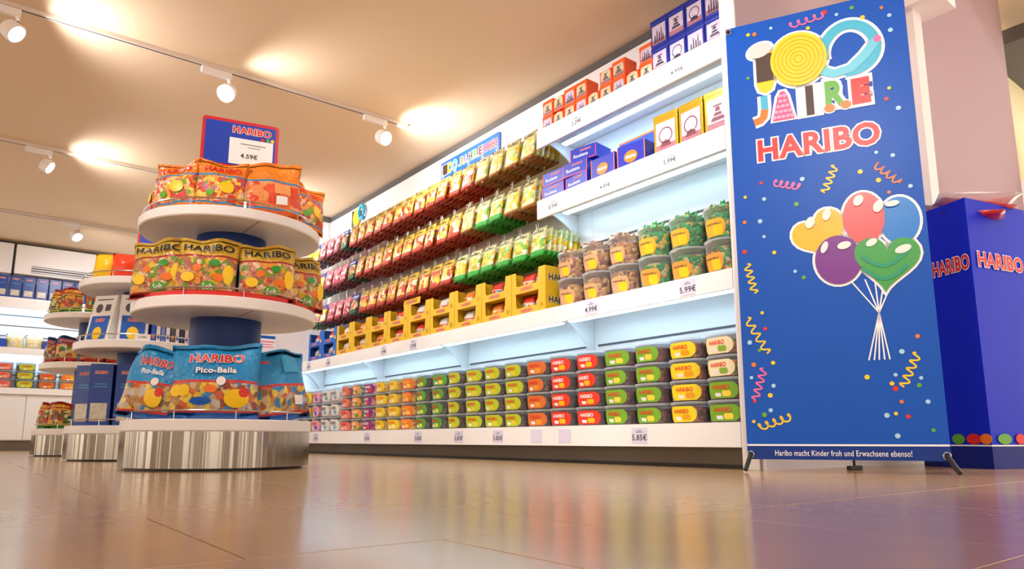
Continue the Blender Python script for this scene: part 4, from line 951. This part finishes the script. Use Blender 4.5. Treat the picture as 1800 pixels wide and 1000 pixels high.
def grow(pts, d):
    n = len(pts); cx = sum(p[0] for p in pts)/n; cy = sum(p[1] for p in pts)/n; out = []
    for i in range(n):
        a, b = Vector(pts[i-1]), Vector(pts[(i+1) % n]); t = (b-a).normalized(); nn = Vector((t.y, -t.x)); p = Vector(pts[i]); q = p + nn*d
        if (q - Vector((cx, cy))).length < (p - Vector((cx, cy))).length: q = p - nn*d
        out.append((q.x, q.y))
    return out
def band(path, w, m, layer, name, closed=False, mb=None, mi=0):
    own = mb is None; mb = mb or MB(); n = len(path); vs = []
    for i in range(n):
        a = Vector(path[i-1] if (closed or i > 0) else path[0]); b = Vector(path[(i+1) % n] if (closed or i < n-1) else path[-1])
        t = (b-a).normalized(); nn = Vector((-t.y, t.x))*w/2; p = Vector(path[i])
        vs += [BP(*(p+nn), LAY*layer), BP(*(p-nn), LAY*layer)]
    mb.add(vs, [(2*i, 2*i+1, 2*((i+1) % n)+1, 2*((i+1) % n)) for i in range(n if closed else n-1)], mi)
    return link(name, mb.mesh(name, m), ban) if own else mb
# 100 made of sweets
def blobpath(pts): return pts
one = ell(.165, 2.073, .058, .038, .25)
stem = [(.142, 2.06), (.222, 2.06), (.224, 1.885), (.214, 1.85), (.183, 1.832), (.152, 1.85), (.142, 1.885)]
for p in (one, stem): poly(grow(p, .014), PWHITE, 1, 'white_outline')
poly(stem, PYEL, 2, 'printed_stick'); poly([(.142, 2.05), (.222, 2.05), (.223, 1.898), (.142, 1.898)], PBROWN, 3, 'printed_liquorice')
poly(one, mat('print_rose', '#fbd3d0', .4), 4, 'printed_foam')
sw_ = ell(.345, 1.982, .132, .145, .2)
poly(grow(sw_, .014), PWHITE, 1, 'white_outline')
prz = [(.575 + .118*math.cos(a)*(1 - .1*math.sin(a)), 1.985 + .125*math.sin(a)) for a in [R(-100 + 10*i) for i in range(31)]]
tail = [(.44, 1.90), (.50, 1.865), (.575, 1.875), (.64, 1.93), (.70, 2.0)]
band(prz, .078, PWHITE, 1, 'white_outline'); band(tail, .072, PWHITE, 1, 'white_outline')
band(prz, .048, PTEAL, 3, 'printed_loop'); band(tail, .044, mat('print_teal_light', '#6fcbe4', .4), 4, 'printed_loop_end')
poly(ell(.702, 2.002, .016, .018), PPINK, 5, 'printed_loop_tip')
poly(sw_, PYEL, 6, 'printed_wheel')
spi = MB()
for k, rr in enumerate((.12, .10, .08, .06, .04, .02)):
    band(ell(.345, 1.982, rr*.95, rr*1.04, .2, 32), .004, None, 7, '', True, spi)
link('printed_wheel_coils', spi.mesh('printed_wheel_coils', mat('print_deep_yellow', '#e0a810', .4)), ban)
# JAHRE in sweets
jb = [(.172, 1.822), (.172, 1.745), (.165, 1.705), (.148, 1.69), (.118, 1.683)]
band(jb, .066, PWHITE, 1, 'white_outline'); band(jb[:2], .034, PTEAL, 2, 'printed_letter_j'); band(jb[1:], .036, PORANGE, 3, 'printed_letter_j_hook')
ap = [(.207, 1.672), (.31, 1.672), (.282, 1.80), (.27, 1.826), (.25, 1.826), (.236, 1.80)]
poly(grow(ap, .014), PWHITE, 1, 'white_outline'); poly(ap, mat('print_rasp', '#e24e86', .4), 2, 'printed_letter_a')
rasp = MB()
for q in range(5):
    for k in range(5 - q//1 if q < 4 else 2):
        n_ = 5 - q if q < 4 else 2
        cx = .2585 + (k - (n_-1)/2)*.021; cz = 1.69 + q*.028
        rasp.add([BP(cx + .0105*math.cos(.785*i), cz + .0105*math.sin(.785*i), LAY*3) for i in range(8)], [tuple(range(8))])
link('printed_berries', rasp.mesh('printed_berries', mat('print_rasp_light', '#f7a0c4', .4)), ban)
for x0, x1, m_ in ((.328, .362, PWHITE), (.362, .366, PWHITE), (.366, .402, PBROWN), (.402, .436, PWHITE)):
    poly([(x0, 1.672), (x1, 1.672), (x1, 1.828), (x0, 1.828)], m_, 2, 'printed_letter_h')
poly([(.322, 1.662), (.444, 1.662), (.444, 1.838), (.322, 1.838)], mat('print_offwhite', '#e9edf2', .4), 1, 'white_outline')
on_banner(text_mesh('R', .14, PGREEN, .05, .092, .1, PWHITE), .50, 1.762, 3)
for cx, cy in ((.47, 1.69), (.542, 1.695)):
    poly(ell(cx, cy, .033, .027), PWHITE, 1, 'white_outline'); poly(ell(cx, cy, .024, .019), PORANGE, 5, 'printed_sweet')
on_banner(text_mesh('E', .135, RED, .09, .082, .1, PWHITE), .612, 1.752, 3)
on_banner(text_mesh('HARIBO', .118, RED, .035, .55, .05, PWHITE), .402, 1.528, 2)
# balloons
def shine(cx, cy, rx, ry, rot, a=.75):
    return poly(ell(cx, cy, rx, ry, rot, 16), mat('print_shine', '#f7f0ea', .4), 9, 'printed_highlight')
def heart(cx, cy, w, h, rot):
    out = []
    for i in range(36):
        a = 6.2832*i/36; x = 16*math.sin(a)**3/16; y = (13*math.cos(a) - 5*math.cos(2*a) - 2*math.cos(3*a) - math.cos(4*a))/15
        out.append((cx + x*w*math.cos(rot) - y*h*math.sin(rot), cy + x*w*math.sin(rot) + y*h*math.cos(rot)))
    return out
BALL = [('#1f7fd6', ell(.722, 1.085, .082, .112), 2), ('#f6bd12', heart(.39, 1.06, .12, .125, .5), 3), ('#ee5a5c', ell(.576, 1.115, .088, .125), 4), ('#7a2c90', ell(.455, .925, .1, .118), 5), ('#3fa34a', heart(.655, .90, .135, .135, -.1), 6)]
for n, (c, p, l) in enumerate(BALL):
    poly(grow(p, .012), PWHITE, 1, 'white_outline'); poly(p, mat('print_balloon_%d' % n, c, .35), l, 'printed_balloon')
for a in ((.698, 1.165, .03, .014, .1), (.56, 1.2, .02, .028, -.5), (.64, 1.16, .02, .03, -.4), (.345, 1.12, .02, .03, -.4), (.42, 1.15, .018, .03, -.3), (.40, .99, .014, .03, -.4), (.485, .99, .03, .018, .2), (.6, .99, .026, .016, .5), (.725, .945, .035, .018, .3)): shine(*a)
gs = MB()
for k in range(2): band([(.555 + .02*i, .93 - .06*k - .055*math.sin(math.pi*i/9)) for i in range(10)], .018, None, 8, '', False, gs)
link('printed_stripes', gs.mesh('printed_stripes', mat('print_sea_green', '#1d9a72', .4)), ban)
st = MB()
for k, (x0, x1) in enumerate(((.50, .548), (.56, .57), (.60, .59), (.64, .612), (.68, .633))):
    band([(x0, .82), (.606, .66), (x1, .445)], .006, None, 2, '', False, st)
link('printed_strings', st.mesh('printed_strings', PWHITE), ban)
# streamers and confetti
def streamer(s, t, ds, dt, m, n=9, amp=.016, w=.008):
    L = math.hypot(ds, dt); ux, uy = ds/L, dt/L; path = []
    for i in range(n*6+1):
        a = i/(n*6); ph = a*n*3.14159
        path.append((s + ds*(a-.5) - uy*amp*math.sin(ph) + .012*ux*math.cos(ph), t + dt*(a-.5) + ux*amp*math.sin(ph)))
    band(path, w, m, 2, 'printed_streamer')
for a in ((.397, 2.185, .17, .02, PPINK), (.692, 1.316, .10, -.11, PORANGE), (.445, 1.328, .06, .13, PYEL), (.252, 1.33, .12, -.04, PPINK), (.06, .873, .03, -.15, PYEL), (.075, .588, .09, -.18, PYEL), (.072, .353, .05, .15, PPINK), (.131, .172, .15, .05, PYEL), (.708, .395, .07, .15, PYEL)): streamer(*a)
CONF = [(0.226,2.187),(0.4,2.14),(0.483,2.206),(0.534,2.179),(0.604,2.197),(0.647,2.132),(0.732,2.161),(0.762,2.112),(0.761,2.034),(0.732,1.738),(0.716,1.686),(0.762,1.63),(0.1,1.935),(0.113,2.178),(0.144,2.173),(0.653,1.427),(0.72,1.401),(0.579,1.343),(0.134,1.358),(0.143,1.272),(0.29,1.224),(0.054,1.295),(0.045,1.164),(0.118,1.16),(0.132,1.079),(0.175,0.993),(0.037,1.012),(0.264,0.889),(0.3,0.855),(0.652,1.289),(0.691,1.224),(0.779,1.24),(0.324,1.348),(0.103,0.698),(0.112,0.619),(0.038,0.556),(0.08,0.515),(0.139,0.452),(0.051,0.447),(0.037,0.385),(0.135,0.343),(0.118,0.298),(0.047,0.272),(0.116,0.228),(0.087,0.207),(0.037,0.176),(0.749,0.543),(0.682,0.478),(0.649,0.375),(0.632,0.337),(0.644,0.314),(0.747,0.358),(0.737,0.326),(0.535,0.369),(0.663,0.256),(0.764,0.254),(0.601,0.197),(0.637,0.204),(0.684,0.191),(0.636,0.107),(0.774,0.131)]
cm = MB(); SKYP = mat('print_pale_sky', '#a9d8f4', .4)
for n, (s, t) in enumerate(CONF):
    rr = .0085 + .003*((n*7) % 3)/2
    cm.add([BP(s + rr*math.cos(.785*i), t + rr*math.sin(.785*i), LAY*2) for i in range(8)], [tuple(range(8))], (0, 1, 2, 0, 3, 1, 4, 0)[n % 8])
tag(link('printed_confetti', cm.mesh('printed_confetti', [SKYP, PYEL, RED, PGREEN, PORANGE]), ban), kind='stuff')
poly([(0.002, .062), (.828, .062), (.828, .07), (.002, .07)], PWHITE, 2, 'white_line')
poly([(0.002, .002), (.828, .002), (.828, .062), (.002, .062)], mat('banner_deep_blue', '#0a3488', .42, spec=.3), 1, 'footer_strip')
on_banner(text_mesh('Haribo macht Kinder froh und Erwachsene ebenso!', .026, PWHITE, .004, .56), .405, .03, 3)
# stand: crossing poles behind the cloth, hooks, feet
hubP = BO + BDIR*BWD/2 + BUP*.95 + BBACK*.12 - BL_
for s, t in ((.015, .022), (BWD-.015, .022), (.015, BHT-.02), (BWD-.015, BHT-.02)):
    tip = BP(s, t) - BN*.012
    link('pole', MB().tube([hubP, tip], .006, 8).mesh('pole', BLACK), ban)
    c = BP(s, t, .002); g = MB().tube([c + (BDIR*math.cos(.5236*i) + BUP*math.sin(.5236*i))*.014 for i in range(12)], .004, 6, True)
    link('grommet', g.mesh('grommet', STEEL), ban)
    link('hook', MB().tube([BP(s, t, .012), BP(s, t, -.012)], .006, 8).mesh('hook', BLACK), ban)
link('hub', MB().lathe([(.03, hubP.z-.03), (.034, hubP.z), (.03, hubP.z+.03)], 16, (hubP.x, hubP.y)).mesh('hub', BLACK), ban)
for s, ds in ((.015, -.02), (BWD-.015, .035)):
    a = BP(s, .02, .01); b = BP(s + ds, .02, .06); b.z = .011
    link('foot', MB().tube([a, a*.5 + b*.5, b], .0105, 8).mesh('foot', BLACK), ban)
rb = BO + BDIR*BWD*.55 + BBACK*.45 - BL_; rb.z = .008
link('rear_leg', MB().tube([hubP, rb], .006, 8).mesh('rear_leg', BLACK), ban)
link('rear_foot', MB().box(rb.x-.06, rb.x+.06, rb.y-.012, rb.y+.012, .0005, .022, bev=.004).mesh('rear_foot', BLACK), ban)

# ------------------------------------------------------------------ cardboard dump bin
BIN = mat('card_bin_blue', '#0828d4', .45, spec=.25)
foot_ = [(4.336, 1.656), (4.24, 1.42), (4.76, 1.30), (5.15, 1.45), (5.2, 1.78), (4.8, 1.95), (4.5, 1.86)]
bn = empty('dump_bin', (4.7, 1.62, 0)); tag(bn, 'blue cardboard dump bin behind the banner', 'display bin')
def binpart(name, z0, z1, m, out=0.0, th=.008):
    mb = MB(); n = len(foot_); cx, cy = 4.7, 1.62; vs = []
    for z in (z0, z1):
        for o_ in (0, 1):
            for x, y in foot_:
                d = Vector((x-cx, y-cy)); L = d.length; f = (L + out - o_*th)/L; vs.append((d.x*f, d.y*f, z))
    k = n
    fs = []
    for i in range(n):
        j = (i+1) % n
        fs += [(i, j, 2*k+j, 2*k+i), (k+j, k+i, 3*k+i, 3*k+j), (2*k+i, 2*k+j, 3*k+j, 3*k+i), (j, i, k+i, k+j)]
    mb.add(vs, fs); return link(name, mb.mesh(name, m), bn)
binpart('bin_wall', .0005, 1.46, BIN)
sk_ = binpart('skirt', .001, .115, mat('card_bin_dark', '#082080', .45, spec=.25), .004, .003)
link('white_line', MB().add([(0, 0, 0)], []).mesh('x', PWHITE), None) if False else None
binpart('white_line', .116, .124, PWHITE, .004, .003)
link('false_floor', MB().prism([((x-4.7)*.96, (y-1.62)*.96) for x, y in foot_], 1.30, 1.31).mesh('false_floor', BIN), bn)
def bin_face(i, j, me, u, z, name, sc=1.0, lift=.006):
    a = Vector((foot_[i][0]-4.7, foot_[i][1]-1.62, 0)); b = Vector((foot_[j][0]-4.7, foot_[j][1]-1.62, 0)); d = (b-a).normalized(); n_ = Vector((d.y, -d.x, 0))
    if n_.dot((a+b)/2) < 0: n_ = -n_
    L = (b-a).length
    return link(name, moved(me, lambda c: a + d*(u*L + c.x*sc) + n_*(lift - c.y) + Vector((0, 0, z + c.z)), name), bn)
bin_face(0, 1, text_mesh('HARIBO', .085, RED, .03, .235, .04, PWHITE), .5, 1.105, 'lettering')
bin_face(1, 2, text_mesh('HARIBO', .085, RED, .03, .40, .04, PWHITE), .47, 1.12, 'lettering')
for i, (f, u, c) in enumerate(((0, .25, PGREEN), (0, .62, RED), (0, .9, PORANGE), (1, .2, PGREEN), (1, .45, RED), (1, .7, PYEL), (1, .92, PGREEN))):
    rx = (.04, .045, .035, .06, .04, .04, .05)[i]
    bin_face(f, f+1, moved(MB().prism([(rx*math.cos(.5236*k), .03 + .028*math.sin(.5236*k)) for k in range(12)], -.002, 0, 'y').mesh('s', c), lambda c_: c_, 's'), u, .124, 'printed_sweet', lift=.004)
pk = bag_mesh('candy_pouch', .5, .3, .09, mat('film_red_gloss', '#d8182a', .2, coat=.4, bump=.5, bscale=12), 7, 12, 10)
for n, (x, y, z, rz) in enumerate(((4.56, 1.50, 1.40, 20), (4.66, 1.56, 1.475, 55))):
    o = place((pk, []), 'candy_pouch', (x, y, z), 0, '%s shiny red pouch lying in the blue dump bin' % ('lower', 'topmost')[n], 'pouch', 'red pouches in the bin')
    o.rotation_euler = (Matrix.Rotation(R(rz), 3, 'Z') @ Matrix.Rotation(R(-84), 3, 'X')).to_euler(); o.location = Vector((x, y, z)) - o.rotation_euler.to_matrix() @ Vector((0, 0, .15))
wr = bag_mesh('clear_wrap', .62, .42, .12, clear_mat('wrap_clear', (1, .98, .98), milk=.16), 9, 14, 12, crush=.5)
o = place((wr, []), 'clear_wrap', (4.72, 1.58, 1.47), 0, 'crinkled clear plastic wrap over the red pouches', 'wrap'); o.rotation_euler = (R(-84), 0, R(35)); o.location = Vector((4.70, 1.58, 1.53)) - o.rotation_euler.to_matrix() @ Vector((0, 0, .21))

# ------------------------------------------------------------------ far right: lit display beyond the column wall
fr = fixture('far_display', (8.1, 1.9, 0), 'partly seen lit display case at the right edge', 'display case')
part('back_board', MB().box(7.62, 9.6, 2.3, 2.33, .001, 4.3), mat('cream_board', '#e8dcb0', .6), fr)
part('canopy', MB().box(7.7, 9.6, 1.7, 2.29, 3.95, 4.1), COVE, fr)
for i in range(14): part('led_point', MB().box(7.72+.06*i, 7.75+.06*i, 1.72, 1.75, 3.93, 3.948), LED, fr)
part('plinth', MB().box(7.7, 9.6, 1.75, 2.29, .001, 2.55, bev=.01), WHITE, fr)
YP = bag_mesh('candy_pouch', .3, .34, .14, mat('film_sun', '#f0cc28', .3, coat=.2, bump=.4, bscale=10), 4)
for i in range(3):
    for j in range(2): place((YP, []), 'candy_pouch', (7.9 + .3*i, 1.98, 2.552 + .36*j), 0, 'yellow pouch in the far display case, %s row, %s from the wall' % (('lower', 'upper')[j], ORD[i]), 'pouch', 'yellow pouches in the far display')
light('column_spot', 'SPOT', (5.6, -.6, 4.2), (.35, 1.0, -.45), 30, (1.0, .9, .95), spot_size=R(42), spot_blend=.15, shadow_soft_size=.05)
